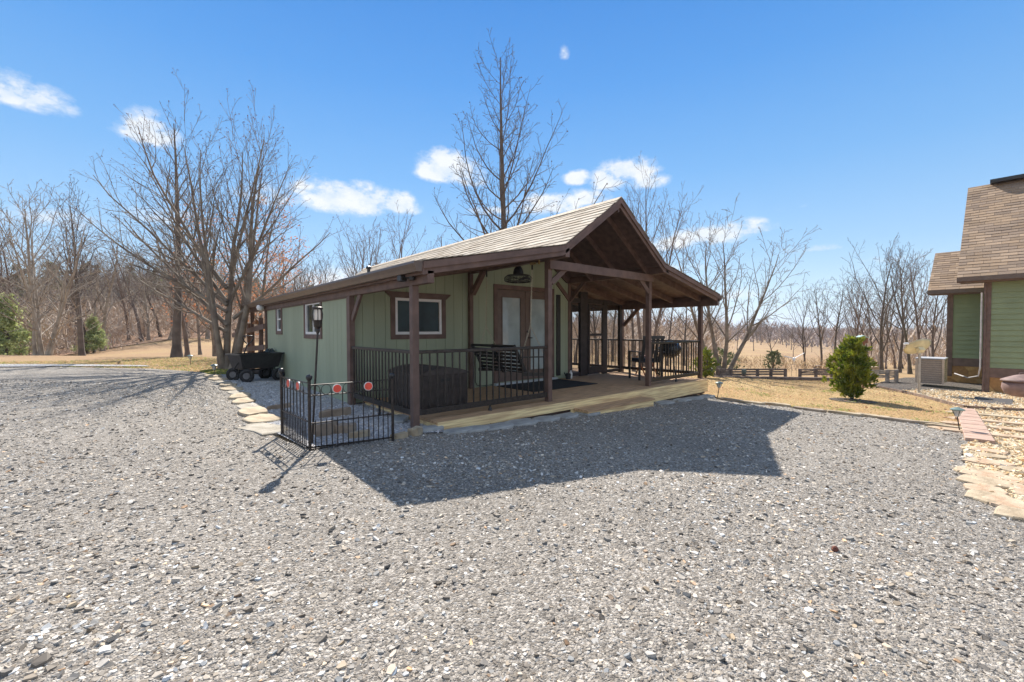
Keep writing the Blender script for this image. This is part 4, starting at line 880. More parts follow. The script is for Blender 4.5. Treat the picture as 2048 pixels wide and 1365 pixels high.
def lap_wall(x, y0, y1, z0, z1):
    mb = MB(); z = z0
    while z < z1: mb.prism([(x-.034, y0, z), (x-.004, y0, min(z+.165, z1)), (x+.05, y0, min(z+.165, z1)), (x+.05, y0, z)], (0, y1-y0, 0)); z += .165
    part(mb, 'wall', m_lap, mh)
XA, XB = 19.9, 22.6
YC = pl_y = (ray(1968, 660)*(XA/ray(1968, 660).x)).y    # bearing of the near corner
yA = YC; kB = ray(1895, 660); yB = (kB*(XB/kB.x)).y
lap_wall(XA, -9, yA-.12, -.02, 2.8); lap_wall(XB, yA-.5, yB-.02, .12, 2.62)
part(MB().box(XA-.03, XA+.06, -9, yA-.12, -.32, -.025), 'skirt_board', m_trim, mh); part(MB().box(XB-.03, XB+.06, yA-.5, yB-.02, -.17, .115), 'skirt_board', m_trim, mh)
part(MB().box(XA-.0, XA+.3, -9, yA-.12, -1.2, -.325), 'stone_footing', m_fstone, mh); part(MB().box(XB-.0, XB+.3, yA-.5, yB-.02, -1.2, -.175), 'stone_footing', m_fstone, mh)
part(MB().box(XA-.05, XA+.12, yA-.14, yA+.02, -.9, 2.8), 'corner_post', m_trim, mh); part(MB().box(XB-.05, XB+.12, yB-.14, yB+.02, -.55, 2.6), 'corner_post', m_trim, mh)
part(MB().box(XA+.12, XB, yA-.3, yA-.02, -1.2, 2.8), 'wall', m_lap, mh); part(MB().box(XB+.1, XB+6, yB-.3, yB-.02, -1.4, 2.6), 'wall', m_lap, mh)
MC = [(.34, .235, .15), (.29, .20, .13), (.38, .27, .18), (.32, .23, .16), (.26, .185, .13)]
k1 = ray(1914, 556); ye1 = (k1*(19.5/k1.x)).y; k2 = ray(1935, 377); 
k3 = ray(1855, 582); ye2 = (k3*(22.1/k3.x)).y
ze1, ze2 = EYE+(k1*(19.5/k1.x)).z, EYE+(k3*(22.1/k3.x)).z
zr1 = EYE+(k2*(23.2/k2.x)).z; k4 = ray(1865, 508); zr2 = EYE+(k4*(24.2/k4.x)).z
def mroof(xe, ze, xr, zr, y0, y1):
    v = Vector((xr-xe, 0, zr-ze)); l = v.length
    r = part(MB().prism([(xe, y1, ze), (xr, y1, zr), (xr+.3, y1, zr-.3), (xr+.3, y1, zr-.45), (xr, y1, zr-.12), (xe, y1, ze-.03)], (0, y0-y1, 0)), 'roof', m_trim, mh)
    s = tabs_mesh('shingles', (xe, y0, ze+.004), (0, 1, 0), v, y1-y0, l, MC, None, tab=.36, ex=.15); s.data.transform(parent_inv(mh)); s.parent = r
    part(MB().box(xe-.1, xe-.005, y0, y1, ze-.13, ze-.0), 'gutter', m_gut, mh)
    part(MB().box(xe+.0, xe+.02, y0, y1, ze-.17, ze-.03), 'fascia_board', m_trim, mh)
    part(MB().box(xe+.02, xe+.45, y0, y1-.06, ze-.17, ze-.15), 'soffit', m_trim, mh)
    return r
mroof(19.5, ze1, 23.2, zr1, -9, ye1); mroof(22.1, ze2, 24.2, zr2, yA-.4, ye2)
part(MB().box(22.9, 23.6, -9, ye1-.55, zr1-.02, zr1+.10), 'ridge_vent', m_black, mh)
part(MB().tube([(XA-.09, yA-.02, 2.78), (XA-.09, yA-.02, -.5), (XA-.09, yA-.02, -.95)], .022, 8), 'downspout', m_trim, mh)
part(MB().tube([(XA-.07, yA+.06, 2.3), (XA-.07, yA+.06, -.05), (XA-.0, yA+.1, -.3), (XA+.6, yA+.35, -.42), (XA+1.3, yA+.7, -.35)], .02, 8), 'conduit', mat('grey_conduit', (.45, .43, .42), .5), mh)
# air conditioner
ac = empty('air_conditioner', (20.9, 2.0, -.8), label='square grey air conditioner with louvred sides beside the main house', cat='air conditioner')
pa, pb = ray(1831, 720), ray(1889, 720); xa = 20.0; ya0, ya1 = (pb*(xa/pb.x)).y, (pa*(xa/pa.x)).y; zg = zt(15, 2)
m_ac = mat('tan_grey_metal', (.30, .25, .21), .45, .1, 4, metal=.2); m_acl = mat('light_louvre', (.46, .37, .28), .45, .1, metal=.2)
zg = EYE-(772-659)*13.9/868; za1 = EYE-(719-659)*13.9/868
part(MB().box(xa+.03, xa+.9, ya0+.03, ya1-.03, zg, za1-.05), 'coil', mat('tan_coil', (.27, .22, .18), .6, .15, 50), ac)
mb = MB()
n_ = 11
for i in range(n_): z = zg+.05+(za1-zg-.12)*i/(n_-1); mb.box(xa+.012, xa+.918, ya0+.012, ya1-.012, z, z+.011)
for x, y in ((xa, ya0), (xa+.88, ya0), (xa, ya1-.05), (xa+.88, ya1-.05)): mb.box(x-.004, x+.054, y-.004, y+.054, zg, za1-.03)
part(mb, 'louvres', m_acl, ac)
part(MB().box(xa-.02, xa+.95, ya0-.02, ya1+.02, za1-.04, za1), 'top_cover', mat('grey_top', (.42, .42, .44), .4, .1), ac, bevel=.015)
# satellite dish
kd = ray(1838, 772); tdd = 17.0/kd.x; dp_ = EC+kd*tdd; dp_.z = EYE-(779-659)*tdd/868
sdh = empty('satellite_dish', dp_, 0, 'tan satellite dish tilted on a pole in front of the air conditioner', 'satellite dish')
m_dish = mat('weathered_cream', (.58, .52, .34), .5, .15, 3)
ppt = EC+ray(1839, 705)*tdd; part(MB().tube([dp_-Vector((0, 0, .2)), Vector((dp_.x, dp_.y, ppt.z))], .032, 12), 'pole', mat('steel_pole', (.4, .37, .33), .4, .1, metal=.4), sdh)
cdh = EC+ray(1838, 697)*tdd; rd = 23.5*tdd/868
aim = (U0*.70+Vector(F)*.71).normalized(); a1 = R0.copy(); a1 = (a1-aim*a1.dot(aim)).normalized(); a2 = aim.cross(a1)
mb = MB(); rings_ = [(0, 0), (.3, .02), (.6, .075), (.85, .15), (1, .21), (1.02, .205), (.85, .135), (.6, .06), (.3, .005), (0, -.015)]; nn_ = 28
vv = [cdh+(a1*math.cos(2*math.pi*j/nn_)*1.0+a2*math.sin(2*math.pi*j/nn_)*.92)*rd*r+aim*rd*h for r, h in rings_ for j in range(nn_)]
mb.add(vv, [(i*nn_+j, i*nn_+(j+1) % nn_, (i+1)*nn_+(j+1) % nn_, (i+1)*nn_+j) for i in range(len(rings_)-1) for j in range(nn_)])
part(mb, 'reflector', m_dish, sdh, smooth=True)
part(MB().beam(cdh-aim*.12, cdh-aim*.01, .16, .12).beam(Vector((dp_.x, dp_.y, ppt.z-.05)), cdh-aim*.03, .06, .06), 'bracket', m_dish, sdh)
lnb = EC+ray(1812, 688)*tdd; part(MB().tube([cdh-aim*.05, lnb-R0*(-.12)+U0*(-.05), lnb], .012, 6), 'feed_arm', m_chain, sdh); part(MB().tube([lnb-R0*.05, lnb+R0*.06], .035, 10), 'feed_horn', m_white, sdh)
# cauldron planter
kp = ray(2046, 792); tp = 14.6/kp.x; cpz = EYE-(793-658)*tp/868; cp = EC+kp*tp
pot = empty('fire_pit_pot', (cp.x, cp.y, cpz), 0, 'reddish brown iron pot with domed lid on the pebbles by the main house', 'pot')
rp_ = 30*tp/868
m_pot = mat('rusty_mauve_iron', (.20, .13, .115), .7, .2, 6, .3)
part(MB().lathe((cp.x, cp.y, cpz), [(rp_*.55, 0), (rp_*.85, .08*rp_*2), (rp_*1.0, .28*rp_*2), (rp_*.97, .42*rp_*2), (rp_*.88, .5*rp_*2)], 26), 'bowl', m_pot, pot, smooth=True)
part(MB().lathe((cp.x, cp.y, cpz+rp_), [(rp_*1.05, 0), (rp_*1.05, .03), (rp_*.8, .11*rp_*2), (rp_*.4, .2*rp_*2), (.03, .24*rp_*2)], 26), 'lid', m_pot, pot, smooth=True)
part(MB().tube([(cp.x, cp.y-.06, cpz+rp_*1.45), (cp.x, cp.y-.05, cpz+rp_*1.56), (cp.x, cp.y+.05, cpz+rp_*1.56), (cp.x, cp.y+.06, cpz+rp_*1.45)], .014, 6), 'handle', m_pot, pot)

# ------------------------------------------------------------------ low rail fences and garden pieces beyond the lawn
m_old = mat('old_grey_wood', (.13, .10, .085), .85, .3, 8, .5); m_oldl = mat('silvery_wood', (.27, .24, .21), .85, .3, 8, .5)
def W(px, py, d): return EC+ray(px, py)*d
def rail_fence(xs, y0, y1, d, label, n=3, m=m_old, postw=.09, jag=0.):
    a, b = W(xs[0], y0, d), W(xs[-1], y0, d); g = W(xs[0], y1, d).z
    t = empty('rail_fence', (a.x, a.y, g), 0, label, 'fence', 'low rail fences beyond the lawn'); h = a.z-g
    for x in xs: p = W(x, y0, d); part(MB().box(p.x-postw/2, p.x+postw/2, p.y-postw/2, p.y+postw/2, g-.3, p.z+.02), 'post', m, t)
    for k in range(n):
        z = g+h*(.28+.68*k/(n-1)); off = (b-a).normalized()*.15
        for x, x2 in zip(xs, xs[1:]):
            p, q = W(x, y0, d), W(x2, y0, d); dz = RNG.uniform(-1, 1)*jag
            part(MB().beam((p.x, p.y, z+dz), (q.x, q.y, z-dz), .05, .045+.02*(n < 4)), 'rail', m, t)
rail_fence([1438, 1462, 1488, 1515, 1542, 1571], 739, 753, 16.6, 'low dark rail fence on the far side of the lawn', 3)
rail_fence([1600, 1632, 1665, 1700], 739, 754, 16.3, 'low dark rail fence behind the evergreen shrub', 4, jag=.03)
rail_fence([1738, 1775, 1793], 741, 760, 15.8, 'grey weathered split rail fence left of the satellite dish', 5, m_oldl, .11, .02)
mb = MB(); a, b = W(1425, 755, 16.2), W(1700, 759, 15.6); mb.beam(a, b, .15, .10); tag(mb.build('timber_kerb', m_old), 'long dark timber lying along the far edge of the lawn', 'timber')
o = MB(); p = W(1488, 742, 16.4); o.lathe((p.x, p.y, p.z-.12), [(.07, 0), (.085, .05), (.08, .16)], 12); tag(o.build('planter_pot', mat('grey_green_pot', (.10, .12, .10), .7)), 'dark hanging pot on the low rail fence', 'pot')
ws = empty('wind_spinner', W(1588, 753, 16.9), 0, 'white winged wind spinner on a thin wire stand beyond the lawn', 'wind spinner')
q = W(1588, 718, 16.9); z0_ = W(1588, 753, 16.9).z
part(MB().tube([(q.x, q.y, q.z), (q.x, q.y, q.z-.2)], .012, 6).tube([q+R0*-.09+U0*-.22, Vector((q.x, q.y, z0_))+R0*-.09], .008, 5).tube([q+R0*.09+U0*-.22, Vector((q.x, q.y, z0_))+R0*.09], .008, 5).tube([q+R0*-.09+U0*-.22, q+R0*.09+U0*-.22], .008, 5), 'stand', m_chain, ws)
m_wing = mat('white_painted_wing', (.75, .76, .78), .5)
for sx, dz in ((-1, .09), (1, .2)):
    part(MB().prism([q, q+R0*sx*.38+Vector((0, 0, dz)), q+R0*sx*.40+Vector((0, 0, dz+.03)), q+R0*sx*.1+Vector((0, 0, .07))], F*.03), 'wing', m_wing, ws)
part(MB().lathe(q-Vector((0, 0, .06)), [(.01, -.08), (.05, 0), (.055, .05), (.03, .1), (.01, .12)], 12), 'body', m_wing, ws, smooth=True)
bfz = W(1728, 680, 13.5); bfd = empty('bird_feeder', (bfz.x, bfz.y, zt(bfz.x, bfz.y)), 0, 'rusty brown bird feeder with blue green roof on a post behind the shrub', 'bird feeder')
part(MB().tube([(bfz.x, bfz.y, zt(bfz.x, bfz.y)-.1), (bfz.x, bfz.y, bfz.z-.1)], .03, 8), 'post', mat('rust_brown', (.20, .09, .05), .8), bfd)
part(MB().box(bfz.x-.09, bfz.x+.09, bfz.y-.09, bfz.y+.09, bfz.z-.1, bfz.z+.06), 'feeder_box', mat('rust_brown', (.2, .09, .05)), bfd)
part(MB().prism([bfz+R0*-.14+Vector((0, 0, .09)), bfz+R0*0+Vector((0, 0, .14)), bfz+R0*.16+Vector((0, 0, .06)), bfz+R0*.16+Vector((0, 0, .045)), bfz+R0*0+Vector((0, 0, .12)), bfz+R0*-.14+Vector((0, 0, .075))], F*.2), 'roof', mat('blue_green_tin', (.35, .48, .45), .4), bfd)
for px, py, d, w_, h, m, lb in ((1652, 729, 20, .62, .3, m_old, 'dark wooden bench box behind the low rail fence'), (1750, 731, 19, .36, .22, mat('tan_crate', (.33, .25, .17), .8), 'tan wooden planter box above the weathered rail fence')):
    p = W(px, py+5, d); e_ = empty('wooden_box', (p.x, p.y, p.z-h), 0, lb, 'box'); a = R0*w_/2; f_ = Vector((F.x, F.y, 0))*.2
    zb = Vector((0, 0, -h-.5)); part(MB().prism([p-a, p+a, p+a+f_*2, p-a+f_*2], zb), 'box_side', m, e_); part(MB().prism([p-a*1.06+Vector((0, 0, .002)), p+a*1.06+Vector((0, 0, .002)), p+a*1.06+f_*2.1+Vector((0, 0, .002)), p-a*1.06+f_*2.1+Vector((0, 0, .002))], (0, 0, .035)), 'box_lid', m, e_)

# ------------------------------------------------------------------ trees
class Tree:
    """tapered bent limbs grown from a base; twigs thin out to a few millimetres"""
    def __init__(s, seed): s.r = random.Random(seed); s.V = []; s.Fc = []; s.tips = []
    def tube(s, pts, rad, n):
        b = len(s.V); prev = None; k = len(pts)
        for i, p in enumerate(pts):
            d = (pts[min(i+1, k-1)]-pts[max(i-1, 0)]); d.normalize()
            a = prev if prev is not None else (Vector((1, 0, 0)) if abs(d.x) < .8 else Vector((0, 1, 0)))
            x = (a-d*a.dot(d)).normalized(); y = d.cross(x); prev = x
            for j in range(n):
                t = 2*math.pi*j/n; s.V.append(p+(x*math.cos(t)+y*math.sin(t))*rad[i])
        for i in range(k-1):
            for j in range(n): s.Fc.append((b+i*n+j, b+i*n+(j+1) % n, b+(i+1)*n+(j+1) % n, b+(i+1)*n+j))
    def grow(s, p, d, L, r0, lv, P):
        R = s.r; nseg = P['seg'][lv]; pts = [p]; rad = [r0]; dirs = [d.copy()]; r1 = max(P['rmin'], r0*P['taper'][lv]); q = p.copy(); d = d.copy()
        for i in range(nseg):
            w = P['wob'][lv]; d = d+Vector((R.gauss(0, w), R.gauss(0, w), R.gauss(0, w)))+Vector((0, 0, P['up'][lv])); d.normalize()
            q = q+d*(L/nseg); pts.append(q.copy()); dirs.append(d.copy()); t = (i+1)/nseg; rad.append(r0+(r1-r0)*t)
        if lv == 0 and P.get('flare'): rad[0] *= P['flare']
        s.tube(pts, rad, P['sides'][lv])
        if lv+1 >= len(P['num']) + 1 or lv >= len(P['num']): s.tips.append((pts[-1], dirs[-1])); return
        n = P['num'][lv]; n = max(1, int(round(n*R.uniform(.8, 1.2)*(min(1, L/P['lref'][lv]) if lv else 1)))); st = P['start'][lv]; az = R.uniform(0, 6.28)
        for k in range(n):
            t = st+(1-st)*((k+R.uniform(.1, .9))/n); fi = t*nseg; i = min(int(fi), nseg-1); u = fi-i
            pp = pts[i].lerp(pts[i+1], u); dd = dirs[i+1]; rr = rad[i]+(rad[i+1]-rad[i])*u
            az += 2.4+R.uniform(-.6, .6); ang = P['ang'][lv]*R.uniform(.75, 1.25)*(1-.35*t if lv == 0 else 1)
            a = Vector((0, 0, 1)) if abs(dd.z) < .9 else Vector((1, 0, 0)); x = (a-dd*a.dot(dd)).normalized(); y = dd.cross(x)
            nd = dd*math.cos(ang)+(x*math.cos(az)+y*math.sin(az))*math.sin(ang)
            sh = P['shape'](t) if lv == 0 else (1-.55*t)
            s.grow(pp, nd, L*P['len'][lv]*sh*R.uniform(.75, 1.2), max(P['rmin'], rr*P['rr'][lv]*(1 if lv else min(1, .55+.45*sh))), lv+1, P)
        if lv: s.tips.append((pts[-1], dirs[-1]))
    def mesh(s, name, m):
        me = bpy.data.meshes.new(name); me.from_pydata([tuple(v) for v in s.V], [], s.Fc); me.materials.append(m)
        for p in me.polygons: p.use_smooth = True
        return me
m_bark = mat('grey_brown_bark', (.13, .10, .078), .9, .3, 3, .6, 25, col2=(.26, .215, .165)); m_barkd = mat('dark_bark_twigs', (.085, .066, .054), .9, .3, 3, .5, 25, col2=(.16, .125, .10))
m_barkr = mat('reddish_bark', (.125, .088, .07), .9, .3, 2, .5, 25, col2=(.22, .165, .13)); m_barkp = mat('pale_bark', (.22, .18, .14), .9, .3, 3, .5, 20, col2=(.38, .33, .27))
m_far = mat('distant_twigs', (.34, .26, .20), .95, .3, .3, col2=(.58, .47, .37))
DOME = lambda t: .55+.9*math.sin(math.pi*min(1, .25+.75*t))*(1.05-.55*t)
CONE = lambda t: 1.25-1.05*t
P_DEC = dict(seg=[9, 6, 4, 3], wob=[.045, .10, .14, .18], up=[.02, .07, .05, .03], taper=[.18, .25, .35, .5], sides=[8, 5, 4, 3], num=[13, 7, 5], lref=[1, 2.5, .9], start=[.28, .2, .15], ang=[.85, .75, .8], len=[.42, .42, .42], rr=[.5, .5, .5], rmin=.004, shape=DOME, flare=1.5)
def P_(**k): d = dict(P_DEC); d.update(k); return d
def place(name, me, loc, rz, sc, label, cat='tree', group=None, sz=None):
    o = bpy.data.objects.new(name, me); C.objects.link(o); o.location = loc; o.rotation_euler = (0, 0, rz); o.scale = (sc, sc, sc if sz is None else sz); tag(o, label, cat, group); return o
def crown_part(name, me, parent):
    o = bpy.data.objects.new(name, me); C.objects.link(o); o.parent = parent; return o
def leaf_mesh(name, pts, size, m_, rr, n=3, spread=.2, droop=0.):
    V = []; Fc = []
    for p, d in pts:
        for k in range(n):
            c = p+Vector((rr.gauss(0, spread), rr.gauss(0, spread), rr.gauss(0, spread)-droop)); s = size*rr.uniform(.6, 1.3)
            a = Vector((rr.gauss(0, 1), rr.gauss(0, 1), rr.gauss(0, 1))).normalized(); b = a.orthogonal().normalized(); b = (b*math.cos(1)+a.cross(b)*math.sin(rr.uniform(-1, 1))).normalized()
            i = len(V); V += [c-a*s, c+b*s*.45, c+a*s, c-b*s*.45]; Fc.append((i, i+1, i+2, i+3))
    me = bpy.data.meshes.new(name); me.from_pydata([tuple(v) for v in V], [], Fc); me.materials.append(m_); return me

# the big multi-stemmed maple
mp_ = at_depth(455, 12.9); mp_.z = zt(mp_.x, mp_.y)
mtree = empty('maple_tree', mp_, .0, 'large bare many-stemmed maple standing behind the black wagon', 'tree')
T = Tree(11); PM = P_(seg=[12, 7, 5, 4], wob=[.035, .06, .09, .13], up=[.028, .085, .07, .04], num=[12, 8, 5], start=[.26, .14, .1], ang=[.72, .55, .6], len=[.50, .46, .42], rr=[.44, .5, .5], taper=[.10, .16, .3, .5], shape=lambda t: 1.15-.7*t, rmin=.0035, flare=1.5, lref=[1, 2.5, 1.])
bd = lambda a, e: (R0*math.sin(a)*math.cos(e)+Vector((F.x, F.y, 0))*math.cos(a)*math.cos(e)+Vector((0, 0, 1))*math.sin(e)).normalized()
MS = .92
for off, dr, L, r in ((-.15, (R0*-.10+Vector((0, 0, 1))), 7.4, .11), (-.04, (R0*.02+F*.14+Vector((0, 0, 1))), 7.3, .12), (.14, (R0*.24+F*-.05+Vector((0, 0, 1))), 7.2, .125), (.06, (R0*.12+F*.25+Vector((0, 0, 1))), 7.3, .10), (-.10, (R0*-.02+F*-.18+Vector((0, 0, 1))), 6.8, .09)):
    T.grow(R0*off+Vector((0, 0, -.1)), Vector(dr).normalized(), L*MS, r*.88, 0, PM)
# low side limbs reaching left and right
for h, dr, L, r in ((1.3, R0*-.85+F*.1+Vector((0, 0, .62)), 5.2, .07), (1.7, R0*-.9+F*-.2+Vector((0, 0, .45)), 4.6, .055), (2.0, R0*-.8+F*.3+Vector((0, 0, .8)), 5.4, .06), (2.4, R0*-.75-F*.1+Vector((0, 0, .95)), 5.4, .065), (1.1, R0*-.9+F*.25+Vector((0, 0, .5)), 5.6, .055), (1.9, R0*-.9+F*.05+Vector((0, 0, .68)), 6.0, .06), (1.5, R0*.75+F*.2+Vector((0, 0, .55)), 3.8, .06), (2.2, R0*.7+F*-.1+Vector((0, 0, .9)), 4.2, .05), (3.0, R0*.5+F*-.2+Vector((0, 0, .9)), 3.8, .05)):
    T.grow(R0*(.0 if dr.dot(R0) < 0 else .18)+Vector((0, 0, h)), Vector(dr).normalized(), L, r, 1, P_(seg=PM['seg'], wob=[.035, .05, .09, .13], up=[.02, .06, .05, .03], num=[15, 14, 6], start=PM['start'], ang=PM['ang'], len=[.5, .42, .42], rr=PM['rr'], taper=PM['taper'], shape=PM['shape'], rmin=.0035, lref=[1, 4.5, 1.4]))
crown_part('branches', T.mesh('branches', m_bark), mtree)
rr_ = random.Random(3); crown_part('buds', leaf_mesh('buds', [t for t in T.tips if rr_.random() < .8], .022, mat('red_buds', (.17, .075, .055), .8, .2), rr_, 2, .02), mtree)
# sweetgum behind the roof
sg = at_depth(1010, 20.5); T = Tree(21); T.grow(Vector((0, 0, -.2)), Vector((0, 0, 1)), 14.7, .21, 0, P_(seg=[16, 7, 5, 3], wob=[.012, .07, .12, .16], up=[.03, .15, .07, .05], num=[46, 12, 6], start=[.22, .12, .1], ang=[1.2, .75, .85], len=[.42, .34, .42], rr=[.45, .5, .5], taper=[.08, .15, .3, .5], shape=lambda t: (1.2-1.0*t)*(1 if t > .08 else .7), rmin=.006, lref=[1, 3, 1.]))
sgt = empty('sweetgum_tree', sg, 0, 'tall bare pointed tree rising behind the cabin roof', 'tree'); crown_part('branches', T.mesh('branches', m_barkd), sgt)
V = MB(); rr_ = random.Random(9)
for t_, d_ in T.tips:
    if rr_.random() < .06: V.lathe(t_-Vector((0, 0, .05)), [(.004, -.025), (.024, -.012), (.026, .008), (.006, .024)], 6)
o = V.build('seed_balls', m_barkd); o.parent = sgt; o['kind'] = 'stuff'
# tree behind the gable on the right, vase shaped
def single(px, d, seed, L, r, P, m, label, name='bare_tree', stems=None, dz=0, group=None):
    p = at_depth(px, d); T = Tree(seed)
    for off, dr, k in (stems or [(0, Vector((0, 0, 1)), 1)]): T.grow(R0*off+Vector((0, 0, -.2)), Vector(dr).normalized(), L*k, r*k, 0, P)
    e_ = empty(name, p, 0, label, 'tree', group); crown_part('branches', T.mesh('branches', m), e_); return e_, T
VASE = P_(seg=[11, 6, 5, 3], wob=[.03, .06, .1, .14], up=[.03, .10, .08, .05], num=[15, 7, 5], start=[.25, .15, .1], ang=[.6, .6, .7], len=[.45, .42, .42], taper=[.10, .15, .3, .5], shape=lambda t: 1.1-.7*t, rmin=.0055)
Z = Vector((0, 0, 1))
single(1290, 24, 31, 10.8, .13, VASE, m_barkr, 'bare upright tree seen beyond the right slope of the porch gable', stems=[(-.1, Z-R0*.10, .88), (0, Z+R0*.03, 1), (.15, Z+R0*.24, .85)])
e1, T1 = single(1441, 17.2, 41, 5.9, .10, P_(seg=[10, 6, 4, 3], wob=[.05, .08, .12, .15], up=[.0, .05, .04, .03], num=[12, 7, 5], start=[.22, .15, .1], ang=[.75, .7, .75], len=[.55, .42, .42], taper=[.12, .2, .3, .5], shape=lambda t: 1.0-.45*t, rmin=.0055), m_bark,
    'bare tree with four spreading grey trunks right of the porch', stems=[(-.22, Z-R0*.38, .95), (0, Z-R0*.06+F*.15, 1), (.08, Z+R0*.12-F*.1, .95), (.2, Z+R0*.42, 1)])
# left side trees
e1, T1 = single(82, 19.5, 51, 6.4, .075, P_(seg=[11, 7, 5, 3], wob=[.04, .08, .12, .15], up=[.0, .02, .02, .02], num=[14, 7, 4], start=[.14, .12, .1], ang=[1.0, .75, .8], len=[.46, .42, .42], taper=[.15, .2, .3, .5], shape=lambda t: 1.05-.6*t, rmin=.0045), m_barkp,
    'pale barked tree with a cluster of slender trunks at far left', stems=[(-.25, Z-R0*.12, 1), (-.1, Z-R0*.02+F*.2, .95), (.05, Z+R0*.08-F*.15, .9), (.2, Z+R0*.22, 1), (.32, Z+R0*.3+F*.1, .85)])
single(163, 25, 53, 8.8, .15, P_(seg=[14, 7, 5, 3], num=[20, 8, 5], start=[.38, .12, .1], ang=[.75, .65, .7], len=[.36, .4, .42], taper=[.12, .2, .3, .5], shape=lambda t: 1.1-.6*t, rmin=.007, up=[.03, .1, .06, .04], wob=[.02, .08, .12, .15]), m_barkd, 'tall dark bare tree standing alone before the left woods')
single(352, 17.5, 57, 9.6, .17, P_(seg=[14, 7, 5, 3], num=[20, 7, 4], start=[.35, .12, .1], ang=[.8, .7, .7], len=[.24, .4, .42], taper=[.10, .2, .3, .5], shape=lambda t: 1.1-.7*t, rmin=.006, up=[.02, .09, .06, .04], wob=[.018, .08, .12, .15]), m_barkd, 'tall straight bare tree left of the big maple')
single(374, 19, 58, 4.8, .10, VASE, m_barkr, 'slim reddish trunk just right of the tall straight tree')
single(-40, 22, 59, 9.5, .16, VASE, m_barkd, 'bare tree at the very left edge of the view')
# oaks holding their brown leaves
m_oakleaf = leafy(mat('russet_oak_leaves', (.42, .17, .08), .8, .3, 2, col2=(.60, .30, .16)), .4)
for px, d, L, lb, sd, rr0 in ((430, 22, 6.6, 'oak with russet leaves still on behind the maple', 61, .10), (520, 20, 6.4, 'oak with russet leaves behind the wagon handle', 62, .1), (575, 24, 6.2, 'oak with thin russet leaves above the far eave', 63, .09), (400, 26, 5.4, 'low russet leaved oak before the wooded slope', 64, .09)):
    PO = P_(num=[15, 7, 4], start=[.2, .15, .1], ang=[1.15, .8, .8], len=[.46, .42, .42], rmin=.006, shape=lambda t: 1.05-.55*t)
    e_, T = single(px, d, sd, L, rr0, PO, m_bark, lb, 'oak_tree'); q_ = random.Random(sd)
    crown_part('leaves', leaf_mesh('leaves', [t for t in T.tips if q_.random() < .8], .065, m_oakleaf, q_, 4, .13, .03), e_)
# six reusable tree shapes for the rest
LIB = []
for i, (sd, L, P) in enumerate([(71, 10, P_(num=[14, 6, 4], rmin=.009)), (72, 10, P_(num=[16, 6, 4], rmin=.009, ang=[.7, .65, .7], up=[.03, .11, .07, .04], start=[.35, .2, .15])), (73, 10, P_(num=[15, 6, 4], rmin=.009, start=[.45, .2, .15], ang=[.8, .7, .7], len=[.32, .42, .42])),
        (74, 10, P_(num=[13, 6, 4], rmin=.009, start=[.15, .2, .15], ang=[.6, .6, .7], len=[.5, .42, .42])), (75, 10, P_(num=[18, 5, 4], rmin=.009, shape=CONE, ang=[1.1, .7, .8], len=[.33, .4, .42])), (76, 10, P_(num=[12, 7, 4], rmin=.009, wob=[.09, .12, .15, .18], start=[.3, .2, .15]))]):
    T = Tree(sd); T.grow(Vector((0, 0, -.3)), Vector((0, 0, 1)), L, .15, 0, P); LIB.append((T.mesh('bare_tree', m_barkd), T.mesh('bare_tree', m_barkr), T.mesh('bare_tree', m_barkp)))
def lib(px, d, h, label, k, mi=0, name='bare_tree', group=None, cat='tree', wide=1.):
    p = at_depth(px, d); s = h*.8/10.; return place(name, LIB[k][mi], p, RNG.uniform(0, 6.28), s*wide, label, cat, group, sz=s)
for px, d, h, k, mi, lb in [(716, 34, 10.5, 1, 1, 'small bare tree above the roof eave, leftmost of three together'), (738, 36, 11.2, 3, 1, 'bushy bare tree above the roof, middle of three together'), (795, 35, 11.8, 3, 1, 'slim bare tree above the roof left of the low cloud'), (880, 38, 13.2, 4, 1, 'bare tree just left of the tall pointed tree'),
        (640, 34, 7.8, 4, 1, 'thin bare tree above the far end of the eave'), (600, 36, 7.2, 1, 1, 'thin bare tree over the roof vent'), 
        (1150, 26, 6.5, 0, 0, 'bare tree seen through the gap left of the screen door'), (1195, 24, 6.5, 3, 0, 'bare tree seen through the screen door'), (1225, 30, 7, 2, 0, 'bare tree seen right of the screen door'), (1268, 18, 6, 2, 0, 'dark trunk seen just left of the third porch post'), (1335, 27, 6, 4, 0, 'conical bare tree seen above the front railing'), (1368, 28, 6.5, 4, 0, 'second conical bare tree above the front railing'),
        (1310, 34, 6, 0, 1, 'low bare tree right of the third porch post'),
        (1643, 24, 5.6, 1, 0, 'slim bare tree left of the evergreen shrub top'), (1612, 26, 5.2, 3, 0, 'double stemmed bare tree right of the white wind spinner'), (1668, 25, 6.1, 2, 0, 'bare tree right behind the evergreen shrub'), (1712, 27, 6.6, 1, 1, 'bare tree over the bird feeder'), (1765, 22, 7.2, 3, 0, 'thick bare tree with tall fork left of the satellite dish'), (1800, 23, 7.2, 1, 0, 'tall bare tree above the satellite dish'),
        (1822, 20, 6.2, 0, 0, 'crooked bare tree right beside the dish, leaning'), (1838, 26, 7.9, 1, 1, 'tall slim bare tree left of the main house'), (1868, 27, 7.2, 3, 0, 'bare tree touching the main house corner'), (1740, 30, 7.6, 0, 1, 'round crowned bare tree behind the others left of the dish'), (1545, 38, 4.6, 0, 0, 'round bushy bare tree out in the field'),
        (1508, 75, 5.6, 2, 0, 'small lone bare tree in the open pasture'), (1587, 60, 4.2, 5, 1, 'small reddish tree behind the wind spinner')]:
    lib(px, d, h, lb, k, mi)
grp = 'bare trees standing along the pasture edge'
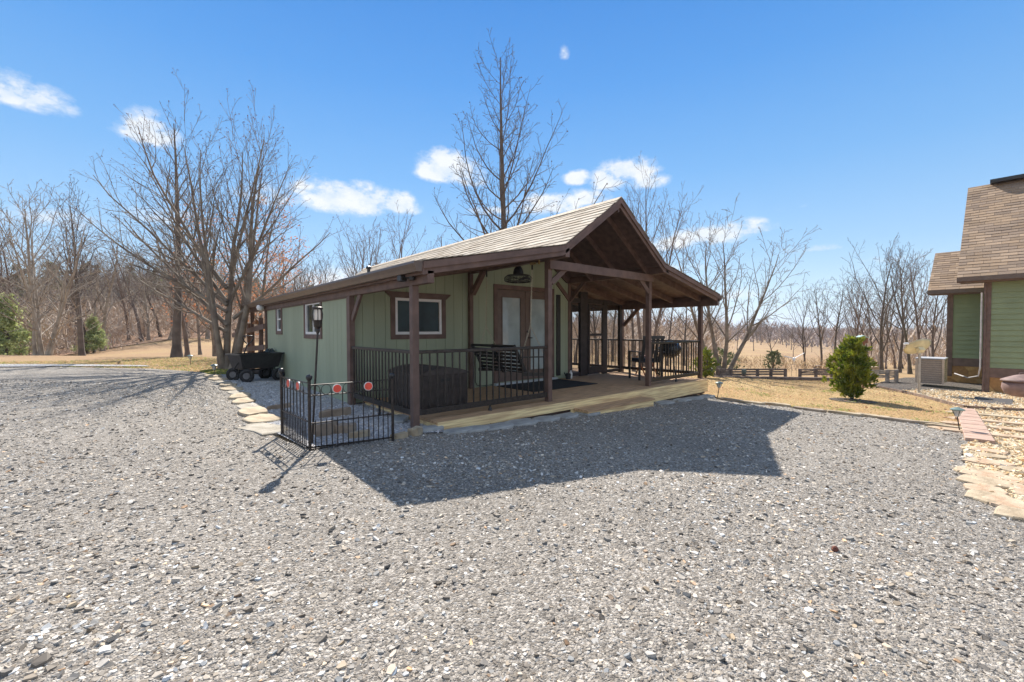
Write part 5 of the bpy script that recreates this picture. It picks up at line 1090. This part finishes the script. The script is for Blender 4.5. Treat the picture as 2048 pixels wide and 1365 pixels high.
for i in range(28):
    px = RNG.gauss(1530, 60) if i < 18 else RNG.uniform(1620, 1880); d = RNG.uniform(70, 240); lib(px, d, RNG.uniform(4, 10), 'small bare tree in the distance at the far edge of the pasture', RNG.randrange(6), RNG.choice((0, 1, 1)), group=grp, wide=1.15)
for i in range(16):
    px = RNG.uniform(1700, 1900); d = RNG.uniform(30, 70); lib(px, d, RNG.uniform(5, 8), 'bare tree in the thicket behind the satellite dish', RNG.randrange(6), RNG.choice((0, 1, 2)), group='bare trees in the thicket left of the main house', wide=.9)
for i in range(30):
    px = RNG.uniform(1130, 1440); d = RNG.uniform(34, 90); lib(px, d, RNG.uniform(4, 7.2), 'bare tree in the field seen under the porch roof', RNG.randrange(6), RNG.choice((0, 1, 1)), group='bare trees seen through the porch')
# left woods
grp = 'bare trees of the wood on the left'
for i in range(160):
    px = RNG.uniform(-180, 700); dmin = 25 if px < 120 else (31 if px < 220 else 41); d = dmin+RNG.random()**1.5*70; h = RNG.uniform(7.5, 12.5)
    lib(px, d, h, 'bare tree of the mixed wood behind the left lawn', RNG.randrange(6), RNG.choice((0, 1, 1, 2)), group=grp, wide=RNG.uniform(.9, 1.3))
# pines
m_pine = leafy(mat('pine_needles', (.16, .17, .07), .8, .4, 1.2, col2=(.28, .27, .13)), .35); m_pineb = leafy(mat('young_pine_needles', (.30, .36, .13), .8, .3, 2, col2=(.50, .55, .26)), .45)
def pine_mesh(seed, H, clear, wid, m_, dens=1.):
    r = random.Random(seed); T = Tree(seed); tr = [Vector((r.gauss(0, .03)*i, r.gauss(0, .03)*i, H*i/8)) for i in range(9)]; T.tube(tr, [.12*(1-i/8.6) for i in range(9)], 6); tips = []
    n = int(38*dens)
    for k in range(n):
        t = clear+(1-clear)*k/n; z = H*t; L = wid*(1.15-t)/(1.15-clear)*r.uniform(.6, 1.1); a = r.uniform(0, 6.28); d = Vector((math.cos(a), math.sin(a), r.uniform(-.05, .35)))
        p0 = Vector((0, 0, z)); pts = [p0+d*L*u/4+Vector((0, 0, .05*u)) for u in range(5)]; T.tube(pts, [.02, .015, .012, .008, .004], 3)
        for u in np.linspace(.3, 1.05, int(9*dens)): tips.append((p0+d*L*u, d))
    return T.mesh('pine_trunk', m_barkd), leaf_mesh('needles', tips, .13, m_, r, 9, .16)
PINES = [pine_mesh(80+i, 9, (.5, .35, .6)[i], (1.8, 2.1, 1.6)[i], m_pine) for i in range(3)]; YP = [pine_mesh(90+i, 4, .08, 1.5, m_pineb, 1.2) for i in range(2)]
def pine(px, d, s, lib_, label, group=None):
    e_ = empty('pine_tree', at_depth(px, d), RNG.uniform(0, 6.28), label, 'pine', group); e_.scale = (s, s, s)
    crown_part('trunk', lib_[0], e_); crown_part('needles', lib_[1], e_)
for i in range(20): pine(RNG.uniform(-60, 700), RNG.uniform(62, 105), RNG.uniform(.85, 1.25), PINES[i % 3], 'dark green pine among the bare trees of the left wood', 'pines in the left wood')
pine(10, 24, .85, YP[0], 'bright green young pine at the far left edge'); pine(42, 29, .8, YP[1], 'bright green young pine just behind the cluster of slender trunks'); pine(186, 31, .62, YP[1], 'small bright green pine right of the tall dark tree'); pine(-25, 26, .95, YP[1], 'bright green young pine cut by the left edge')
# underbrush in the wood and far woods: masses nobody could count
def brush(name, pts, hs, m_, label, cat, nb=14, spread=.35, rad=.012):
    V = []; Fc = []; r = random.Random(len(pts))
    for p, h in zip(pts, hs):
        for k in range(nb):
            a = r.uniform(0, 6.28); q = Vector(p)+Vector((r.gauss(0, .25*h), r.gauss(0, .25*h), 0)); z0 = h*r.uniform(0, .8); tip = q+Vector((math.cos(a)*h*spread*r.random(), math.sin(a)*h*spread*r.random(), min(h*1.05, z0+h*r.uniform(.05, .4)))); q = q+Vector((0, 0, z0))
            s = Vector((-math.sin(a), math.cos(a), 0))*rad*h; i = len(V); V += [q-s, q+s, tip, q+Vector((s.y, -s.x, 0))]; Fc += [(i, i+1, i+2), (i+1, i+3, i+2), (i+3, i, i+2)]
    me = bpy.data.meshes.new(name); me.from_pydata([tuple(v) for v in V], [], Fc); me.materials.append(m_); o = bpy.data.objects.new(name, me); C.objects.link(o); tag(o, label, cat, kind='stuff'); return o
def cloud_pts(n, px0, px1, d0, d1, pw=1.):
    return [at_depth(RNG.uniform(px0, px1), d0+(d1-d0)*RNG.random()**pw) for _ in range(n)]
pp = [p for p in cloud_pts(900, -250, 690, 30, 100, 1.1)]; pp = [p for p in pp if True]
pp2 = []
for _ in range(1500):
    px = RNG.uniform(-250, 690); dmin = 26 if px < 120 else (33 if px < 260 else 42); pp2.append(at_depth(px, dmin+RNG.random()*60))
brush('underbrush', pp2, [RNG.uniform(1.5, 4.5) for _ in pp2], m_far, 'dense leafless underbrush filling the left wood', 'underbrush', 46, .6, .008)
hl = [at_depth(RNG.uniform(-300, 720), RNG.uniform(95, 330)) for _ in range(2600)]
brush('hillside_wood', hl, [RNG.uniform(6, 10) for _ in hl], mat('hill_wood', (.34, .27, .20), .95, .3, .05, col2=(.50, .41, .31)), 'brown leafless wood covering the hill beyond the left wood', 'wood', 30, .55, .012)
fw = []
for _ in range(7000):
    px = RNG.uniform(640, 2200); d = 170+RNG.random()**1.2*1500; fw.append(at_depth(px, d))
brush('far_wood', fw, [RNG.uniform(7, 11) for _ in fw], mat('far_wood_twigs', (.27, .205, .18), .95, .3, .02, col2=(.40, .32, .28)), 'brownish leafless woods covering the far hills', 'wood', 16, .35, .03)
pb = [at_depth(RNG.uniform(1120, 1440), RNG.uniform(30, 75)) for _ in range(330)]
brush('porch_brush', pb, [RNG.uniform(2, 4.5) for _ in pb], m_far, 'leafless brown brush seen through the far side of the porch', 'brush', 34, .6, .008)
th = [at_depth(RNG.uniform(1690, 1960), RNG.uniform(28, 80)) for _ in range(260)]
brush('thicket', th, [RNG.uniform(1.5, 4) for _ in th], m_far, 'tangled leafless brush behind the satellite dish and lawn fence', 'brush', 24)
wd = [at_depth(RNG.uniform(1470, 1640), RNG.uniform(22, 34)) for _ in range(70)]+[at_depth(RNG.uniform(1640, 1720), RNG.uniform(17, 20)) for _ in range(50)]
brush('dry_weeds', wd, [RNG.uniform(.3, .9) for _ in wd], mat('straw_weeds', (.34, .24, .14), .95, .3, 3), 'dry straw coloured weeds in the field beyond the low fence', 'weeds', 30, .5, .02)
# ------------------------------------------------------------------ glossy evergreen shrub
m_lau = leafy(mat('glossy_laurel_leaf', (.07, .12, .015), .22, .4, 5, col2=(.33, .35, .04), spec=.7), .38)
def shrub(name, p, h, w_, n, leaf, m_, label, seed, cat='shrub', taper=True, group=None):
    r = random.Random(seed); e_ = empty(name, p, 0, label, cat, group); V = []; Fc = []; st = MB()
    for k in range(16):
        a = r.uniform(0, 6.28); q = Vector((math.cos(a)*w_*.28*r.random(), math.sin(a)*w_*.28*r.random(), h*r.uniform(.5, .9))); st.tube([(0, 0, -.05), q*.5+Vector((0, 0, .02)), q], [.016, .010, .005], 5)
    so_ = st.build('stems', m_barkd); so_.parent = e_
    clumps = []
    while len(clumps) < n//9:
        t = r.random(); a = r.uniform(0, 6.28); prof = float(np.interp(t, [0, .1, .3, .5, .7, .85, 1], [.34, .72, 1., .93, .70, .52, .26] if taper else [.6, .85, 1, .95, .8, .6, .3]))
        rad = w_/2*prof*(r.random()**.42)*(1+.2*math.sin(3*a+5*t)+.22*math.sin(5*a-11*t)); clumps.append(Vector((math.cos(a)*rad, math.sin(a)*rad, h*(.05+.95*t)+r.gauss(0, .03))))
    for k in range(14 if taper else 3):       # leading shoots break the outline
        a = r.uniform(0, 6.28); t = r.uniform(.35, 1.); clumps += [Vector((math.cos(a)*w_*.5*(1.15-.75*t)*u, math.sin(a)*w_*.5*(1.15-.75*t)*u, h*t+.12*u*h*.6)) for u in (.9, 1.08, 1.22)]
    for c in clumps:
        out = Vector((c.x, c.y, .25*h)).normalized()
        for k in range(9):
            d = (out+Vector((r.gauss(0, .6), r.gauss(0, .6), r.gauss(.35, .5)))).normalized(); s = d.orthogonal().normalized(); s = (s*math.cos(k)+d.cross(s)*math.sin(k)); q = c+Vector((r.gauss(0, .02), r.gauss(0, .02), r.gauss(0, .02))); l = leaf*r.uniform(.7, 1.25); nn = d.cross(s)
            i = len(V); V += [q, q+d*l*.45+s*l*.2+nn*l*.05, q+d*l-nn*l*.08, q+d*l*.45-s*l*.2+nn*l*.05]; Fc += [(i, i+1, i+2, i+3)]
    me = bpy.data.meshes.new('leaves'); me.from_pydata([tuple(v) for v in V], [], Fc); me.materials.append(m_)
    crown_part('leaves', me, e_)
shrub('evergreen_shrub', G(1703, 800), 1.42, .80, 4700, .108, m_lau, 'glossy bright green cone shaped evergreen shrub on the lawn', 5)
shrub('evergreen_shrub', at_depth(1412, 15.5), .95, .75, 1500, .09, m_lau, 'dark glossy evergreen shrub just past the right porch post', 6)
shrub('evergreen_shrub', at_depth(1440, 18.5), 1.0, 1.6, 1800, .09, mat('pale_evergreen_leaf', (.20, .23, .10), .5, .3, 3), 'pale green evergreen shrub at the foot of the four trunked tree', 7)
shrub('evergreen_shrub', at_depth(1547, 24), 1.0, .95, 1500, .09, mat('olive_leaf', (.12, .15, .07), .6, .3, 3), 'round olive green shrub in the field behind the low fence', 8)
shrub('evergreen_shrub', G(1330, 752)+Vector((0, 6, 0)), 1.1, 1.1, 1500, .09, m_lau, 'evergreen shrub seen through the front railing behind the porch', 9)
def litter(name, pts, cols, sz, label, cat):
    V = []; Fc = []; c = []
    for p in pts:
        s = sz*RNG.uniform(.5, 1.3); a = RNG.uniform(0, 6.28); u = Vector((math.cos(a), math.sin(a), RNG.uniform(-.5, .5)))*s; v = Vector((-math.sin(a), math.cos(a), RNG.uniform(-.5, .5)))*s*.6; q = Vector(p)+Vector((0, 0, s*.4)); i = len(V)
        V += [q-u, q+v, q+u, q-v]; Fc.append((i, i+1, i+2, i+3)); k = RNG.choice(cols); g = RNG.uniform(.6, 1.3); c += [k[0]*g, k[1]*g, k[2]*g, 1]
    me = bpy.data.meshes.new(name); me.from_pydata([tuple(v) for v in V], [], Fc); at = me.attributes.new('tint', 'FLOAT_COLOR', 'FACE'); at.data.foreach_set('color', c); me.materials.append(m_blade)
    o = bpy.data.objects.new(name, me); C.objects.link(o); tag(o, label, cat, kind='stuff')
lp = []
while len(lp) < 900:
    a, b = RNG.uniform(8, 20), RNG.uniform(-1, 8)
    if inpoly(np.array([a]), np.array([b]), lawnp+[])[0] or (a > 9 and b < 1): lp.append((a, b, zt(a, b)+.03))
litter('fallen_leaves', lp, [(.30, .14, .07), (.22, .12, .07), (.40, .25, .13)], .03, 'scattered dry brown leaves on the lawn and pebbles', 'leaves')
tf = []
for _ in range(46):
    cx, cy = RNG.choice([tuple(G(RNG.uniform(1460, 1900), RNG.uniform(775, 845))[:2]), (RNG.uniform(-6, 1.2), RNG.uniform(14.6, 17))])
    for _k in range(70):
        x_, y_ = cx+RNG.gauss(0, .16), cy+RNG.gauss(0, .12)
        if not inpoly(np.array([x_]), np.array([y_]), drive)[0]: tf.append((x_, y_, zt(x_, y_)+.015))
litter('grass_tufts', tf, [(.30, .34, .09), (.40, .34, .14), (.24, .30, .08)], .022, 'greenish tufts coming up in the dry lawns', 'grass')
p = G(1705, 803); sh = [(p.x+.5*math.cos(a)*1.0, p.y+.45*math.sin(a)) for a in np.linspace(0, 2*math.pi, 30)[:-1]]
sheet('shrub_bed', sh, .02, m_mulch, 1., edge=.02)
# ------------------------------------------------------------------ air
hz_m = bpy.data.materials.new('thin_air'); hz_m.use_nodes = True; t = hz_m.node_tree; t.nodes.clear()
v = N(t, 'ShaderNodeVolumePrincipled'); v.inputs['Color'].default_value = (.80, .88, 1, 1); v.inputs['Density'].default_value = .00035; v.inputs['Anisotropy'].default_value = .2
o_ = N(t, 'ShaderNodeOutputMaterial'); t.links.new(v.outputs[0], o_.inputs['Volume'])
hb = MB().box(-3200, 3200, -3200, 3200, -16, 75).build('haze', hz_m); tag(hb, 'thin bluish air paling the far hills', 'haze', kind='stuff')
